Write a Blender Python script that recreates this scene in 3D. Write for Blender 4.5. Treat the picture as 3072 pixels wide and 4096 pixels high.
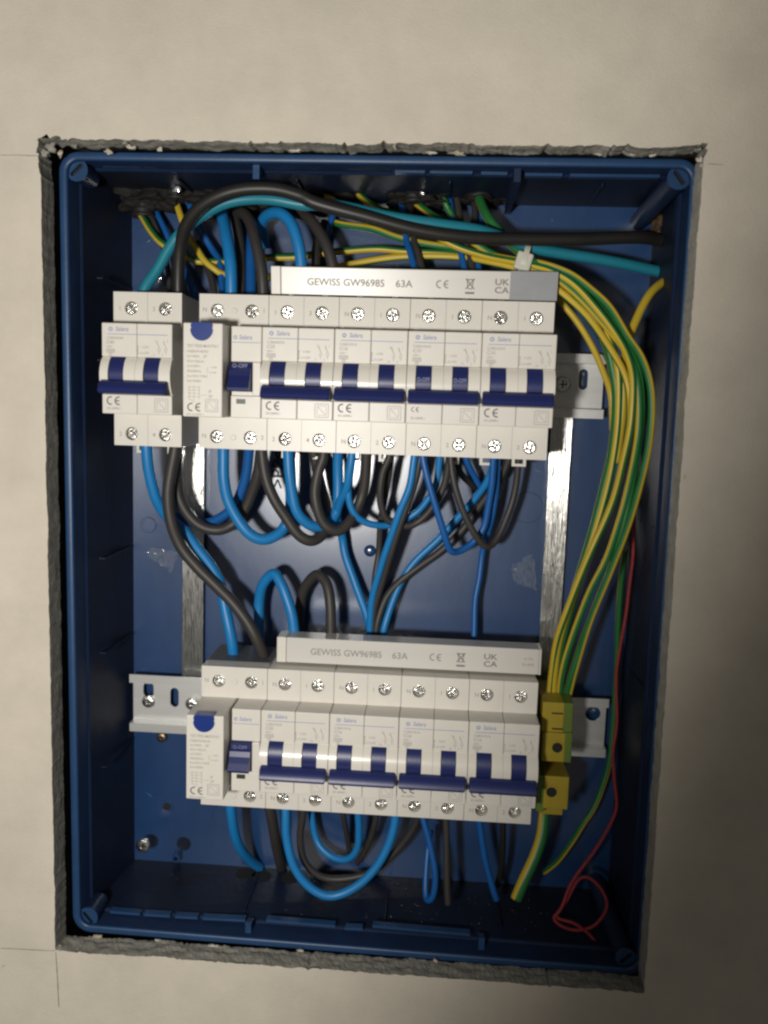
import bpy, bmesh, math, random
from mathutils import Vector, Matrix, noise
from mathutils.geometry import tessellate_polygon

random.seed(7)
S = 0.001                                   # all lengths below are millimetres
sc = bpy.context.scene
col = sc.collection
for o in list(bpy.data.objects):
    bpy.data.objects.remove(o, do_unlink=True)

# ------------------------------------------------------------------ camera
CAM = Vector((169.352, -421.724, -37.009))
PITCH, YAW, ROLL, FPX = -0.1232, 0.0608, 0.0323, 3406.36
cw, sw, cp, sp = math.cos(YAW), math.sin(YAW), math.cos(PITCH), math.sin(PITCH)
FWD = Vector((-sw*cp, cw*cp, sp)); R0 = Vector((cw, sw, 0)); U0 = R0.cross(FWD)
cr, sr = math.cos(ROLL), math.sin(ROLL)
RGT = cr*R0 + sr*U0; UPV = -sr*R0 + cr*U0
cam = bpy.data.cameras.new('camera'); camo = bpy.data.objects.new('camera', cam); col.objects.link(camo)
M = Matrix((RGT, UPV, -FWD)).transposed().to_4x4(); M.translation = CAM*S
camo.matrix_world = M
cam.sensor_fit = 'VERTICAL'; cam.sensor_height = 24.0; cam.lens = 24.0*FPX/4096
cam.clip_start = 0.01; cam.clip_end = 20
cam.dof.use_dof = True; cam.dof.focus_distance = 0.445; cam.dof.aperture_fstop = 5.6
sc.camera = camo
sc.cycles.filter_width = 2.4; sc.render.resolution_x = 768; sc.render.resolution_y = 1024

# ------------------------------------------------------------------ light: a hand-held torch left of and below the lens, dim room
w = bpy.data.worlds.new('World'); sc.world = w; w.use_nodes = True
bg = w.node_tree.nodes['Background']; bg.inputs[0].default_value = (1.0, 0.93, 0.84, 1); bg.inputs[1].default_value = 0.075
LPOS = Vector((42, -525, -85)); LAIM = LPOS+Vector((-755, 500, 285))
sd = bpy.data.lights.new('torch_light', 'SPOT'); so = bpy.data.objects.new('torch_light', sd); col.objects.link(so)
so.location = LPOS*S
so.rotation_euler = (LAIM-LPOS).to_track_quat('-Z', 'Y').to_euler()
sd.energy = 9.9; sd.color = (1.0, 0.965, 0.90); sd.spot_size = math.radians(179.6); sd.spot_blend = .32; sd.shadow_soft_size = 0.022
so['kind'] = 'structure'
vs = sc.view_settings; vs.view_transform = 'Standard'; vs.look = 'None'; vs.gamma = 1; vs.exposure = 0; vs.use_curve_mapping = False

# ------------------------------------------------------------------ pixel of the 3072x4096 view -> point in the plane at depth y
def at(u, v, y):
    q = RGT*((u-1536)/FPX) + UPV*((2048-v)/FPX) + FWD
    return CAM + q*((y-CAM.y)/q.y)

# ------------------------------------------------------------------ materials
def mat(name, c, rough=.5, metal=0., spec=.5, var=0., vscale=200., bump=0., bscale=300., coat=0., alpha=1., stretch=None, c2=None, det=4., cr=.1, ci=1.5):
    m = bpy.data.materials.new(name); m.use_nodes = True
    nt = m.node_tree; b = nt.nodes['Principled BSDF']
    b.inputs['Roughness'].default_value = rough; b.inputs['Metallic'].default_value = metal
    b.inputs['Specular IOR Level'].default_value = spec; b.inputs['Base Color'].default_value = (*c, 1)
    b.inputs['Coat Weight'].default_value = coat; b.inputs['Coat Roughness'].default_value = cr; b.inputs['Coat IOR'].default_value = ci; b.inputs['Alpha'].default_value = alpha
    tc = nt.nodes.new('ShaderNodeTexCoord'); mp = nt.nodes.new('ShaderNodeMapping'); nt.links.new(tc.outputs['Object'], mp.inputs[0])
    if stretch: mp.inputs['Scale'].default_value = stretch
    if var or c2:
        n = nt.nodes.new('ShaderNodeTexNoise'); n.inputs['Scale'].default_value = vscale; n.inputs['Detail'].default_value = det
        n.inputs['Roughness'].default_value = .65
        nt.links.new(mp.outputs[0], n.inputs[0])
        r = nt.nodes.new('ShaderNodeValToRGB'); nt.links.new(n.outputs[0], r.inputs[0])
        r.color_ramp.elements[0].position = .3; r.color_ramp.elements[1].position = .7
        d = c2 if c2 else tuple(x*(1-var) for x in c)
        r.color_ramp.elements[0].color = (*d, 1); r.color_ramp.elements[1].color = (*(c if c2 else tuple(min(1, x*(1+var*.5)) for x in c)), 1)
        nt.links.new(r.outputs[0], b.inputs['Base Color'])
    if bump:
        n2 = nt.nodes.new('ShaderNodeTexNoise'); n2.inputs['Scale'].default_value = bscale; n2.inputs['Detail'].default_value = 5
        nt.links.new(mp.outputs[0], n2.inputs[0])
        bp = nt.nodes.new('ShaderNodeBump'); bp.inputs['Strength'].default_value = bump; bp.inputs['Distance'].default_value = .001
        nt.links.new(n2.outputs[0], bp.inputs['Height']); nt.links.new(bp.outputs[0], b.inputs['Normal'])
    return m
MT = {}
MT['paper'] = mat('plasterboard_paper', (.64, .582, .488), .85, spec=.2, var=.11, vscale=30, bump=.28, bscale=1100, det=9)
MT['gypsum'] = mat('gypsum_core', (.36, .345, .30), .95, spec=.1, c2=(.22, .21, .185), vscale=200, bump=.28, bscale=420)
MT['flake'] = mat('torn_paper', (.52, .45, .35), .9, spec=.1, var=.3, vscale=300)
MT['pale_flake'] = mat('pale_gypsum_crumb', (.62, .57, .5), .9, spec=.1, var=.3, vscale=300)
MT['crumb'] = mat('dusty_crumb', (.30, .26, .21), .9, spec=.1, var=.5, vscale=400)
MT['pencil'] = mat('pencil', (.22, .20, .17), .8, var=.3, vscale=200)
MT['cavity'] = mat('dark_cavity', (.06, .055, .05), .95, var=.5, vscale=80, bump=.5)
MT['box'] = mat('blue_box_plastic', (.015, .055, .145), .40, spec=.5, var=.14, vscale=60, bump=.05, bscale=500)
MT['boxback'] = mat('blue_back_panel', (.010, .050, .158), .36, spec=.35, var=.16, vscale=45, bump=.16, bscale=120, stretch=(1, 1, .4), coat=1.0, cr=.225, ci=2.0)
MT['boxdark'] = mat('shaded_box_wall', (.006, .016, .048), .5, spec=.3, c2=(.008, .010, .016), vscale=26, bump=.2, bscale=240)  # box plastic darkened to stand for shade inside, plus dirt mottle
MT['boxshade'] = mat('blue_plastic_shaded', (.009, .022, .062), .45, spec=.35, var=.2, vscale=60, bump=.1, bscale=300)  # darker copy of the box plastic, shade put into the colour
MT['gypsum_lit'] = mat('gypsum_lit_edge', (.47, .45, .40), .95, spec=.1, var=.25, vscale=160, bump=.3, bscale=420)  # lighter gypsum: light on the right cut face put into the colour
MT['conduit'] = mat('black_conduit', (.016, .014, .013), .6, var=.4, vscale=150, bump=.3)
MT['white'] = mat('breaker_plastic', (.74, .705, .64), .36, spec=.36, var=.03, vscale=90, bump=.012, bscale=800)
MT['drum'] = mat('breaker_drum_plastic', (.77, .735, .66), .25, spec=.5)
MT['busbar'] = mat('busbar_plastic', (.66, .63, .585), .33, spec=.55, var=.05, vscale=30, stretch=(.15, 1, 1))
MT['greytape'] = mat('grey_tape', (.30, .31, .325), .4, var=.08, vscale=80)
MT['greyplastic'] = mat('grey_plastic', (.10, .105, .105), .5)
MT['toggle'] = mat('blue_toggle', (.014, .022, .115), .38, spec=.5, bump=.03, bscale=900)
MT['button'] = mat('blue_button', (.012, .037, .21), .28)
MT['relief'] = mat('pale_lever_print', (.20, .22, .38), .5)
MT['print'] = mat('black_print', (.075, .07, .065), .7)
MT['greyprint'] = mat('grey_print', (.40, .38, .35), .7)
MT['blueprint'] = mat('blue_print', (.27, .32, .52), .7)
MT['markprint'] = mat('mark_print', (.20, .19, .18), .7)
MT['letterprint'] = mat('lettering_print', (.30, .29, .275), .7)
MT['dark'] = mat('dark_hole', (.012, .012, .012), .8)
MT['green_window'] = mat('dark_green_window', (.035, .045, .025), .4)
MT['zinc'] = mat('zinc_steel', (.78, .775, .73), .24, metal=1, var=.22, vscale=90, bump=.75, bscale=1400, stretch=(1, 1, .03))
MT['rail'] = mat('rail_steel', (.82, .82, .80), .38, metal=.6, var=.14, vscale=60, bump=.06, bscale=220, stretch=(.15, 1, 1))
MT['screw'] = mat('screw_steel', (.80, .79, .76), .24, metal=1, var=.2, vscale=700, bump=.35, bscale=900)
MT['brass'] = mat('brass_screw', (.28, .21, .13), .4, metal=1)
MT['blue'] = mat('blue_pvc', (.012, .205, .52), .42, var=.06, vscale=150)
MT['bluedim'] = mat('shaded_blue_pvc', (.008, .105, .36), .42, var=.06, vscale=150)  # darker copy of the blue, for wires lying in shade
MT['teal'] = mat('teal_pvc', (.016, .21, .29), .38, var=.06, vscale=150)
MT['black'] = mat('black_pvc', (.019, .017, .015), .45, var=.15, vscale=120)
MT['grey'] = mat('dark_grey_pvc', (.043, .039, .036), .5, var=.12, vscale=150)
MT['yellow'] = mat('yellow_pvc', (.60, .43, .035), .42, var=.06, vscale=150)
MT['green'] = mat('green_pvc', (.022, .16, .04), .42, var=.1, vscale=150)
MT['red'] = mat('red_twine', (.33, .032, .038), .7, var=.3, vscale=500)
MT['tie'] = mat('nylon_tie', (.60, .59, .50), .4)
MT['foam'] = mat('dark_foam', (.016, .013, .010), .75, spec=.3, c2=(.007, .006, .006), vscale=130, bump=.3, bscale=180)
MT['brownfoam'] = mat('brown_foam', (.16, .10, .055), .8, spec=.2, c2=(.03, .02, .015), vscale=120, bump=1.0, bscale=230)
MT['tape'] = mat('clear_tape', (.7, .72, .75), .06, spec=1.0, alpha=.13, bump=.25, bscale=260, coat=1.0, cr=.04)
MT['glint'] = mat('foil_crumb', (.9, .9, .9), .15, metal=1, bump=.6, bscale=500)
MT['earthyellow'] = mat('earth_block_yellow', (.40, .30, .025), .42, var=.1, vscale=90)
MT['earthgreen'] = mat('earth_block_green', (.13, .19, .03), .42, var=.1, vscale=90)

# ------------------------------------------------------------------ helpers
def tag(o, label=None, cat=None, group=None, kind=None):
    if label: o['label'] = label
    if cat: o['category'] = cat
    if group: o['group'] = group
    if kind: o['kind'] = kind
    return o
def empty(name, loc):
    o = bpy.data.objects.new(name, None); o.empty_display_size = .005; col.objects.link(o); o.location = Vector(loc)*S
    return o
def obj(name, bm_or_me, m, parent=None, loc=(0, 0, 0), smooth=False):
    if isinstance(bm_or_me, bmesh.types.BMesh):
        me = bpy.data.meshes.new(name)
        bmesh.ops.recalc_face_normals(bm_or_me, faces=bm_or_me.faces)
        bmesh.ops.scale(bm_or_me, vec=(S, S, S), verts=bm_or_me.verts)
        bm_or_me.to_mesh(me); bm_or_me.free()
        for x in (m if isinstance(m, (list, tuple)) else [m]): me.materials.append(MT[x] if isinstance(x, str) else x)
        if smooth: me.shade_smooth()
    else: me = bm_or_me
    o = bpy.data.objects.new(name, me); col.objects.link(o); o.parent = parent; o.location = Vector(loc)*S
    return o
def box(bm, x0, x1, y0, y1, z0, z1, bev=0., seg=2, mi=0):
    r = bmesh.ops.create_cube(bm, size=1, matrix=Matrix.Translation(((x0+x1)/2, (y0+y1)/2, (z0+z1)/2)) @ Matrix.Diagonal((abs(x1-x0), abs(y1-y0), abs(z1-z0), 1)))
    fs = set(f for v in r['verts'] for f in v.link_faces)
    if bev:
        es = list(set(e for f in fs for e in f.edges))
        g = bmesh.ops.bevel(bm, geom=es, offset=bev, segments=seg, profile=.5, affect='EDGES')
        fs = set(g['faces']) | set(f for f in fs if f.is_valid)
    for f in fs: f.material_index = mi
    return r
def prism(bm, loop, y0, y1, holes=(), mi=0):
    """plate in the XZ plane from y0 to y1, outline and holes as lists of (x, z)"""
    loops = [loop]+list(holes)
    fl = [p for l in loops for p in l]
    tri = tessellate_polygon([[Vector((p[0], p[1], 0)) for p in l] for l in loops])
    a = [bm.verts.new((p[0], y0, p[1])) for p in fl]; b = [bm.verts.new((p[0], y1, p[1])) for p in fl]
    for t in tri:
        for f in ((a[t[0]], a[t[1]], a[t[2]]), (b[t[2]], b[t[1]], b[t[0]])):
            try: bm.faces.new(f).material_index = mi
            except ValueError: pass
    k = 0
    for l in loops:
        n = len(l)
        for i in range(n):
            j = (i+1) % n
            bm.faces.new((a[k+i], a[k+j], b[k+j], b[k+i])).material_index = mi
        k += n
def extrude_x(bm, prof, x0, x1, mi=0):
    """profile of (y, z) points pushed along x"""
    a = [bm.verts.new((x0, p[0], p[1])) for p in prof]; b = [bm.verts.new((x1, p[0], p[1])) for p in prof]
    n = len(prof)
    for i in range(n): bm.faces.new((a[i], a[(i+1) % n], b[(i+1) % n], b[i])).material_index = mi
    bm.faces.new(a[::-1]).material_index = mi; bm.faces.new(b).material_index = mi
def circ(cx, cz, r, n=20, a0=0., a1=2*math.pi):
    full = abs(a1-a0-2*math.pi) < 1e-6
    return [(cx+r*math.cos(a0+(a1-a0)*i/(n if full else n-1)), cz+r*math.sin(a0+(a1-a0)*i/(n if full else n-1))) for i in range(n)]
def slot(cx, cz, wd, ht, n=8, ang=0.):
    r = wd/2; h = ht/2-r; pts = []
    for i in range(n+1): a = math.pi*i/n; pts.append((r*math.cos(a), h+r*math.sin(a)))
    for i in range(n+1): a = math.pi+math.pi*i/n; pts.append((r*math.cos(a), -h+r*math.sin(a)))
    c, s = math.cos(ang), math.sin(ang)
    return [(cx+c*x-s*z, cz+s*x+c*z) for x, z in pts]
def rect(x0, x1, z0, z1): return [(x0, z0), (x1, z0), (x1, z1), (x0, z1)]
def rrect(x0, x1, z0, z1, r, n=6):
    p = []
    for cx, cz, a in ((x1-r, z1-r, 0), (x0+r, z1-r, 90), (x0+r, z0+r, 180), (x1-r, z0+r, 270)):
        for i in range(n+1):
            t = math.radians(a+90*i/n); p.append((cx+r*math.cos(t), cz+r*math.sin(t)))
    return p
def lathe(bm, prof, n=24, axis='y', mi=0, c=(0, 0, 0), caps=True):
    """prof: (radius, height along axis)"""
    rings = []
    for r, h in prof:
        rings.append([bm.verts.new((c[0]+r*math.cos(2*math.pi*i/n), c[1]+h, c[2]+r*math.sin(2*math.pi*i/n))) for i in range(n)])
    for a, b in zip(rings, rings[1:]):
        for i in range(n): bm.faces.new((a[i], a[(i+1) % n], b[(i+1) % n], b[i])).material_index = mi
    if caps: bm.faces.new(rings[0]).material_index = mi; bm.faces.new(rings[-1][::-1]).material_index = mi

# flat print ------------------------------------------------------------------
_tc = {}
def text_geo(s):
    if s in _tc: return _tc[s]
    cu = bpy.data.curves.new('t', 'FONT'); cu.body = s; cu.size = 1; cu.resolution_u = 3; cu.offset = .012
    o = bpy.data.objects.new('t', cu); col.objects.link(o)
    dg = bpy.context.evaluated_depsgraph_get()
    me = bpy.data.meshes.new_from_object(o.evaluated_get(dg))
    vs_ = [tuple(v.co) for v in me.vertices]; fs = [tuple(p.vertices) for p in me.polygons]
    wd = max([v[0] for v in vs_], default=1)
    bpy.data.objects.remove(o); bpy.data.curves.remove(cu); bpy.data.meshes.remove(me)
    _tc[s] = (vs_, fs, wd); return _tc[s]
class Print:
    def __init__(self): self.v = []; self.f = []
    def text(self, s, x, z, h, wd=None, y=0., shear=0., rot=0.):
        """cap height h mm, left-bottom at (x, z); optional total width"""
        vs_, fs, w0 = text_geo(s); k = len(self.v); sy = h/.70; sx = (wd/w0) if wd else sy
        c, sn = math.cos(rot), math.sin(rot)
        for p in vs_:
            a, b = p[0]*sx+shear*p[1]*sy, p[1]*sy
            self.v.append((x+c*a-sn*b, y, z+sn*a+c*b))
        self.f += [tuple(i+k for i in f) for f in fs]; return self
    def poly(self, pts, y=0.):
        k = len(self.v); self.v += [(p[0], y, p[1]) for p in pts]; self.f.append(tuple(range(k, k+len(pts)))); return self
    def line(self, x0, z0, x1, z1, t, y=0.):
        d = Vector((x1-x0, z1-z0)); d.normalize(); nx, nz = -d.y*t/2, d.x*t/2
        return self.poly([(x0+nx, z0+nz), (x1+nx, z1+nz), (x1-nx, z1-nz), (x0-nx, z0-nz)], y)
    def arc(self, cx, cz, r, a0, a1, t, y=0., n=14):
        for i in range(n):
            p, q = math.radians(a0+(a1-a0)*i/n), math.radians(a0+(a1-a0)*(i+1)/n)
            self.poly([(cx+(r-t/2)*math.cos(p), cz+(r-t/2)*math.sin(p)), (cx+(r+t/2)*math.cos(p), cz+(r+t/2)*math.sin(p)),
                       (cx+(r+t/2)*math.cos(q), cz+(r+t/2)*math.sin(q)), (cx+(r-t/2)*math.cos(q), cz+(r-t/2)*math.sin(q))], y)
        return self
    def ce(self, x, z, h, y=0.):
        r = h/2
        self.arc(x+r, z+r, r*.86, 75, 285, h*.17, y); self.arc(x+r*2.9, z+r, r*.86, 75, 285, h*.17, y)
        self.line(x+r*2.1, z+r, x+r*3.0, z+r, h*.16, y); return self
    def frame(self, x0, x1, z0, z1, t, y=0.):
        self.line(x0, z0, x1, z0, t, y); self.line(x0, z1, x1, z1, t, y); self.line(x0, z0+t/2, x0, z1-t/2, t, y); self.line(x1, z0+t/2, x1, z1-t/2, t, y); return self
    def build(self, name, m, parent, y=0.):
        me = bpy.data.meshes.new(name); me.from_pydata([(a*S, (b+y)*S, c*S) for a, b, c in self.v], [], self.f); me.materials.append(MT[m])
        # every face looks towards -y
        me.update(); flip = [p.index for p in me.polygons if p.normal.y > 0]
        if flip:
            bm = bmesh.new(); bm.from_mesh(me); bm.faces.ensure_lookup_table(); bmesh.ops.reverse_faces(bm, faces=[bm.faces[i] for i in flip]); bm.to_mesh(me); bm.free()
        return obj(name, me, None, parent)

# ================================================================== the setting: plasterboard with a rough cut opening
WY, WT = -8.84, 13.5
HC = [(-25.7, 83.7), (284.4, 84.5), (286.4, -331.8), (-24.7, -332.0)]     # TL TR BR BL
def edge_noise(p, amp, f): return amp*noise.noise(Vector((p[0]*f, p[1]*f, 3.1)))
loop = []
def hole_side(a, b, inward, rough):
    n = int(math.hypot(b[0]-a[0], b[1]-a[1])/1.3); out = []
    for i in range(n):
        t = i/n; p = (a[0]+(b[0]-a[0])*t, a[1]+(b[1]-a[1])*t)
        o = edge_noise(p, 1.3*rough, .045)+edge_noise(p, .8*rough, .21)+random.uniform(-.22, .22)*rough
        if rough > .8 and random.random() < .03: o -= random.uniform(.5, 1.6)
        out.append((p[0]+inward[0]*o, p[1]+inward[1]*o))
    return out
sides = [hole_side(HC[0], HC[1], (0, -1), 1.0), hole_side(HC[1], HC[2], (-1, 0), .55), hole_side(HC[2], HC[3], (0, 1), .85), hole_side(HC[3], HC[0], (1, 0), .4)]
for s_ in sides: loop += s_
# battered top-left corner
for i, p in enumerate(loop):
    d = math.hypot(p[0]+25.7, p[1]-84)
    if d < 22: loop[i] = (p[0]-(1-d/22)*random.uniform(.5, 3.2), p[1]+(1-d/22)*random.uniform(.3, 3.4))
    d = math.hypot(p[0]-284.4, p[1]-84.5)
    if d < 10: loop[i] = (loop[i][0]+(1-d/10)*random.uniform(.3, 2.5), loop[i][1]+(1-d/10)*random.uniform(.3, 2.0))
bm = bmesh.new()
X0, X1, Z0, Z1 = -420, 680, -620, 420
outer = [(X0, Z1), (X1, Z1), (X1, Z0), (X0, Z0)]
tri = tessellate_polygon([[Vector((*p, 0)) for p in outer], [Vector((*p, 0)) for p in loop]])
vv = [bm.verts.new((p[0], WY, p[1])) for p in outer+loop]
for t in tri: bm.faces.new([vv[i] for i in t])
ROWS = 6; prev = vv[4:]; n = len(loop)
rowv = [prev]
cx, cz = 130, -124
for r in range(1, ROWS+1):
    cur = []
    for i, p in enumerate(loop):
        y = WY+WT*r/ROWS
        sd_ = random.uniform(-.2, .2)+noise.noise(Vector((p[0]*.10, p[1]*.10, y*.25)))*.8
        dx, dz = (cx-p[0]), (cz-p[1]); l = math.hypot(dx, dz)
        top = p[1] > 80; bot = p[1] < -328
        k = sd_*(1.0 if (top or bot) else .25)
        if r > 1 and top: k += .25*r*max(0, noise.noise(Vector((p[0]*.06, 9, 1))))
        if top: q = (p[0], p[1]-k)
        elif bot: q = (p[0], p[1]+k)
        elif p[0] < 0: q = (p[0]+k, p[1])
        else: q = (p[0]-k, p[1])
        cur.append(bm.verts.new((q[0], y, q[1])))
    for i in range(n):
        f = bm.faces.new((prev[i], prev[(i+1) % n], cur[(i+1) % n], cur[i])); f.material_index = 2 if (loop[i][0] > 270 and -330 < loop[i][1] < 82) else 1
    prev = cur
wall = obj('wall', bm, ['paper', 'gypsum', 'gypsum_lit']); tag(wall, kind='structure')
wall['label'] = 'beige plasterboard wall with a rough rectangular cut-out'
bm = bmesh.new(); prism(bm, outer, 60, 64, [rect(-35, 301, -345, 96)]); cavity = obj('cavity_backing', bm, 'cavity'); tag(cavity, kind='structure')  # added dark sheet so the gap round the box stays dark
bm = bmesh.new()
for a, b in ((rect(-35, 301, 96, 100), 0), (rect(-35, 301, -349, -345), 0), (rect(-39, -35, -345, 96), 0), (rect(301, 305, -345, 96), 0)): prism(bm, a, 3.75, 60)
obj('cavity_side', bm, 'cavity', cavity)  # added dark sides closing off that gap
# pencil lines
def pline(u0, v0, u1, v1, t):
    a, b = at(u0, v0, WY), at(u1, v1, WY); bm = bmesh.new(); d = (b-a); L = d.length; d.normalize(); nn = Vector((-d.z, 0, d.x))
    k = 24; lo = []; hi = []
    for i in range(k+1):
        p = a+d*L*i/k; ww = t*(.45+.55*abs(noise.noise(p*.2)))*(0.5 if i in (0, k) else 1)
        j = nn*noise.noise(p*.09)*.25
        lo.append(p+j-nn*ww/2); hi.append(p+j+nn*ww/2)
    for i in range(k):
        bm.faces.new([bm.verts.new((q.x, WY-.06, q.z)) for q in (lo[i], lo[i+1], hi[i+1], hi[i])])
    o = obj('pencil_line', bm, 'pencil', wall); return o
pline(0, 3793, 222, 3803, .55); pline(224, 3808, 236, 4030, .8); pline(0, 620, 150, 622, .5); pline(2830, 655, 2892, 658, .5); pline(18, 3860, 8, 3868, .6)
# torn paper and crumbs along the cut
def flake(u, v, y, wd, ht, m, ang=0.):
    c = at(u, v, y); bm = bmesh.new(); k = 11; pts = []; wd *= .85; ht *= .7
    for i in range(k):
        a = 2*math.pi*i/k+ang; r = random.uniform(.35, 1.1)
        pts.append((wd/2*r*math.cos(a), ht/2*r*math.sin(a)))
    prism(bm, pts, -.35, .35)
    for vtx in bm.verts: vtx.co.y += random.uniform(-.7, .7)
    o = obj('paper_flake', bm, m, wall, c); return o
for u, v, y, a, b, m in ((240, 612, -4, 4, 7, 'flake'), (432, 606, -3, 6, 5, 'flake'), (300, 585, -2, 5, 4, 'gypsum'), (205, 590, -6, 7, 8, 'gypsum'), (180, 612, -7, 5, 7, 'gypsum'), (520, 590, -4, 7, 4, 'pale_flake'),
                         (640, 598, 0, 5, 3, 'pale_flake'), (1055, 562, -8, 3, 6, 'flake'), (1180, 603, 1, 10, 2.5, 'pale_flake'), (1578, 585, -8, 2.5, 6, 'flake'), (1830, 614, 0, 12, 4, 'flake'), (1720, 612, 1, 8, 2.2, 'pale_flake'),
                         (2395, 617, 1, 6, 2, 'pale_flake'), (2530, 619, 1, 7, 2, 'pale_flake'), (2610, 622, 1, 4, 2, 'pale_flake'), (2800, 640, -5, 5, 6, 'pale_flake'), (2812, 660, -7, 4, 5, 'pale_flake'), (2790, 600, -6, 4, 4, 'gypsum'),
                         (395, 3748, 0, 8, 3.5, 'flake'), (630, 3762, 1, 5, 2, 'pale_flake'), (850, 3783, 1, 9, 2, 'pale_flake'), (1200, 3802, 1, 5, 2, 'pale_flake'), (1740, 3842, 1, 3, 3, 'pale_flake'),
                         (945, 3862, -8, 2, 4, 'flake'), (1350, 3886, -8, 2, 3, 'flake'), (1505, 3905, -8, 3, 3, 'flake'), (500, 572, -8, 6, 3, 'gypsum'), (2738, 1910, -8.6, 2, 6, 'pale_flake'), (2770, 1400, -8.6, 2, 5, 'pale_flake'), (240, 3790, -6, 4, 5, 'pale_flake')):
    flake(u, v, y, a, b, m, random.uniform(0, 1))

# ================================================================== the recessed blue box
BX = empty('junction_box', (130, 71.5, -124)); tag(BX, 'open recessed dark blue plastic junction box in the wall opening', 'junction box')
ORG = Vector((130, 71.5, -124))
def bobj(name, bm, m, smooth=False, parent=None):
    bmesh.ops.translate(bm, vec=-ORG, verts=bm.verts)
    return obj(name, bm, m, BX if parent is None else parent, smooth=smooth)
RC = [(-23.2, 82.8), (287.6, 83.5), (289.6, -333.0), (-21.3, -330.0)]
def warp(s, t, ):      # s,t in mm of a nominal 311 x 415 frame, t measured down
    a, b = s/311, t/415
    x = (RC[0][0]*(1-a)+RC[1][0]*a)*(1-b)+(RC[3][0]*(1-a)+RC[2][0]*a)*b
    z = (RC[0][1]*(1-a)+RC[1][1]*a)*(1-b)+(RC[3][1]*(1-a)+RC[2][1]*a)*b
    return x, z
bm = bmesh.new(); rings = []
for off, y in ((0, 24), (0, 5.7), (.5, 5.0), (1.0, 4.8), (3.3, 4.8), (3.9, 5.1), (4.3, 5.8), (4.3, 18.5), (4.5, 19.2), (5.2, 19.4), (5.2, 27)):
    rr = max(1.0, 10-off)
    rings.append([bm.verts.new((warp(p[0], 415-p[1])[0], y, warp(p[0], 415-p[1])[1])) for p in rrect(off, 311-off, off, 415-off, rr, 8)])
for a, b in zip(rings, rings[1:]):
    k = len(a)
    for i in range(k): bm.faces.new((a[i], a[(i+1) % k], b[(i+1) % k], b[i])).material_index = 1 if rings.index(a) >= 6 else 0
rim = bobj('rim', bm, ['box', 'boxshade'], True)  # inner lip faces coloured darker to stand for their shade
# walls
IX0, IX1, IZ0, IZ1 = -10.3, 282.8, -324.0, 76.0        # inside at the back
def wallprism(pts8, name):
    bm = bmesh.new(); v = [bm.verts.new(p) for p in pts8]
    for f in ((0, 1, 2, 3), (4, 7, 6, 5), (0, 4, 5, 1), (1, 5, 6, 2), (2, 6, 7, 3), (3, 7, 4, 0)): bm.faces.new([v[i] for i in f])
    return bobj(name, bm, 'boxdark')
def fr(s, t, y): x, z = warp(s, t); return (x, y, z)
D = 71.5
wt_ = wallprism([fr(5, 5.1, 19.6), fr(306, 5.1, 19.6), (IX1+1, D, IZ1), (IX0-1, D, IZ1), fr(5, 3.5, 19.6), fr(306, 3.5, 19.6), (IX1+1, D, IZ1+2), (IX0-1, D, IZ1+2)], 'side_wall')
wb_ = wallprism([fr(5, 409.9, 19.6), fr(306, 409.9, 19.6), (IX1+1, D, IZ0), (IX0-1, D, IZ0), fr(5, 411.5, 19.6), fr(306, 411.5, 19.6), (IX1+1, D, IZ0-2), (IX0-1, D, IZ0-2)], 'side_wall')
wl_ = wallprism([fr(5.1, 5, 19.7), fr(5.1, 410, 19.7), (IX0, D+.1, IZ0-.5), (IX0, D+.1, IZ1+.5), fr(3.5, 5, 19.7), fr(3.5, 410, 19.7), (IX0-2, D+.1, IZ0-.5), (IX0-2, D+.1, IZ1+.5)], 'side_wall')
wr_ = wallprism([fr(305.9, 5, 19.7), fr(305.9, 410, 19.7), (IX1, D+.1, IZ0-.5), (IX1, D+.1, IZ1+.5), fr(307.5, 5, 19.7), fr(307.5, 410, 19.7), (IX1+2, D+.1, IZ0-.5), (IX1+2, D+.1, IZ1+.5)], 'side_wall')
bm = bmesh.new(); box(bm, IX0-1.5, IX1+1.5, D, D+2.5, IZ0-1.5, IZ1+1.5); back = bobj('back_panel', bm, 'boxback')
# mouldings on the back panel
def back_disc(u, v, r, h, m='boxback', name='moulded_disc', dome=False, ring=None):
    c = at(u, v, D); bm = bmesh.new()
    if ring: lathe(bm, [(ring, -.02), (ring, -h), (r-.3, -h), (r, -h+.3), (r, -.02)], 26, caps=False)
    elif dome: lathe(bm, [(r, -.02)]+[(r*math.cos(t*math.pi/14), -h*math.sin(t*math.pi/14)) for t in range(1, 7)], 22)
    else: lathe(bm, [(r, -.02), (r, -h+.2), (r-.2, -h)], 26)
    bmesh.ops.translate(bm, vec=c, verts=bm.verts)
    return bobj(name, bm, m, dome, back)
back_disc(573, 941, 4.6, .5); back_disc(595, 2100, 4.8, .7, ring=3.4); back_disc(1480, 2203, 3.6, 2.0, dome=True, name='rivet')
back_disc(668, 3227, 4.2, .4, ring=3.0); back_disc(668, 3227, 2.6, .15, 'dark', 'dark_disc'); back_disc(905, 3265, 8.5, .35); back_disc(2110, 2030, 9, .5); back_disc(716, 3412, 2.6, 7, ring=1.5, name='post'); back_disc(735, 3375, 4.5, .12, 'boxdark', 'dark_disc')  # dark discs: screw hole in the ring, plain patch beside the post
pr = Print(); c = at(1245, 1900, D); pr.text('>PP<', c.x-ORG.x-16, c.z-ORG.z-9, 7.5, rot=math.pi/2)
pr.build('embossed_mark', 'boxdark', back, -.06)
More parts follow.
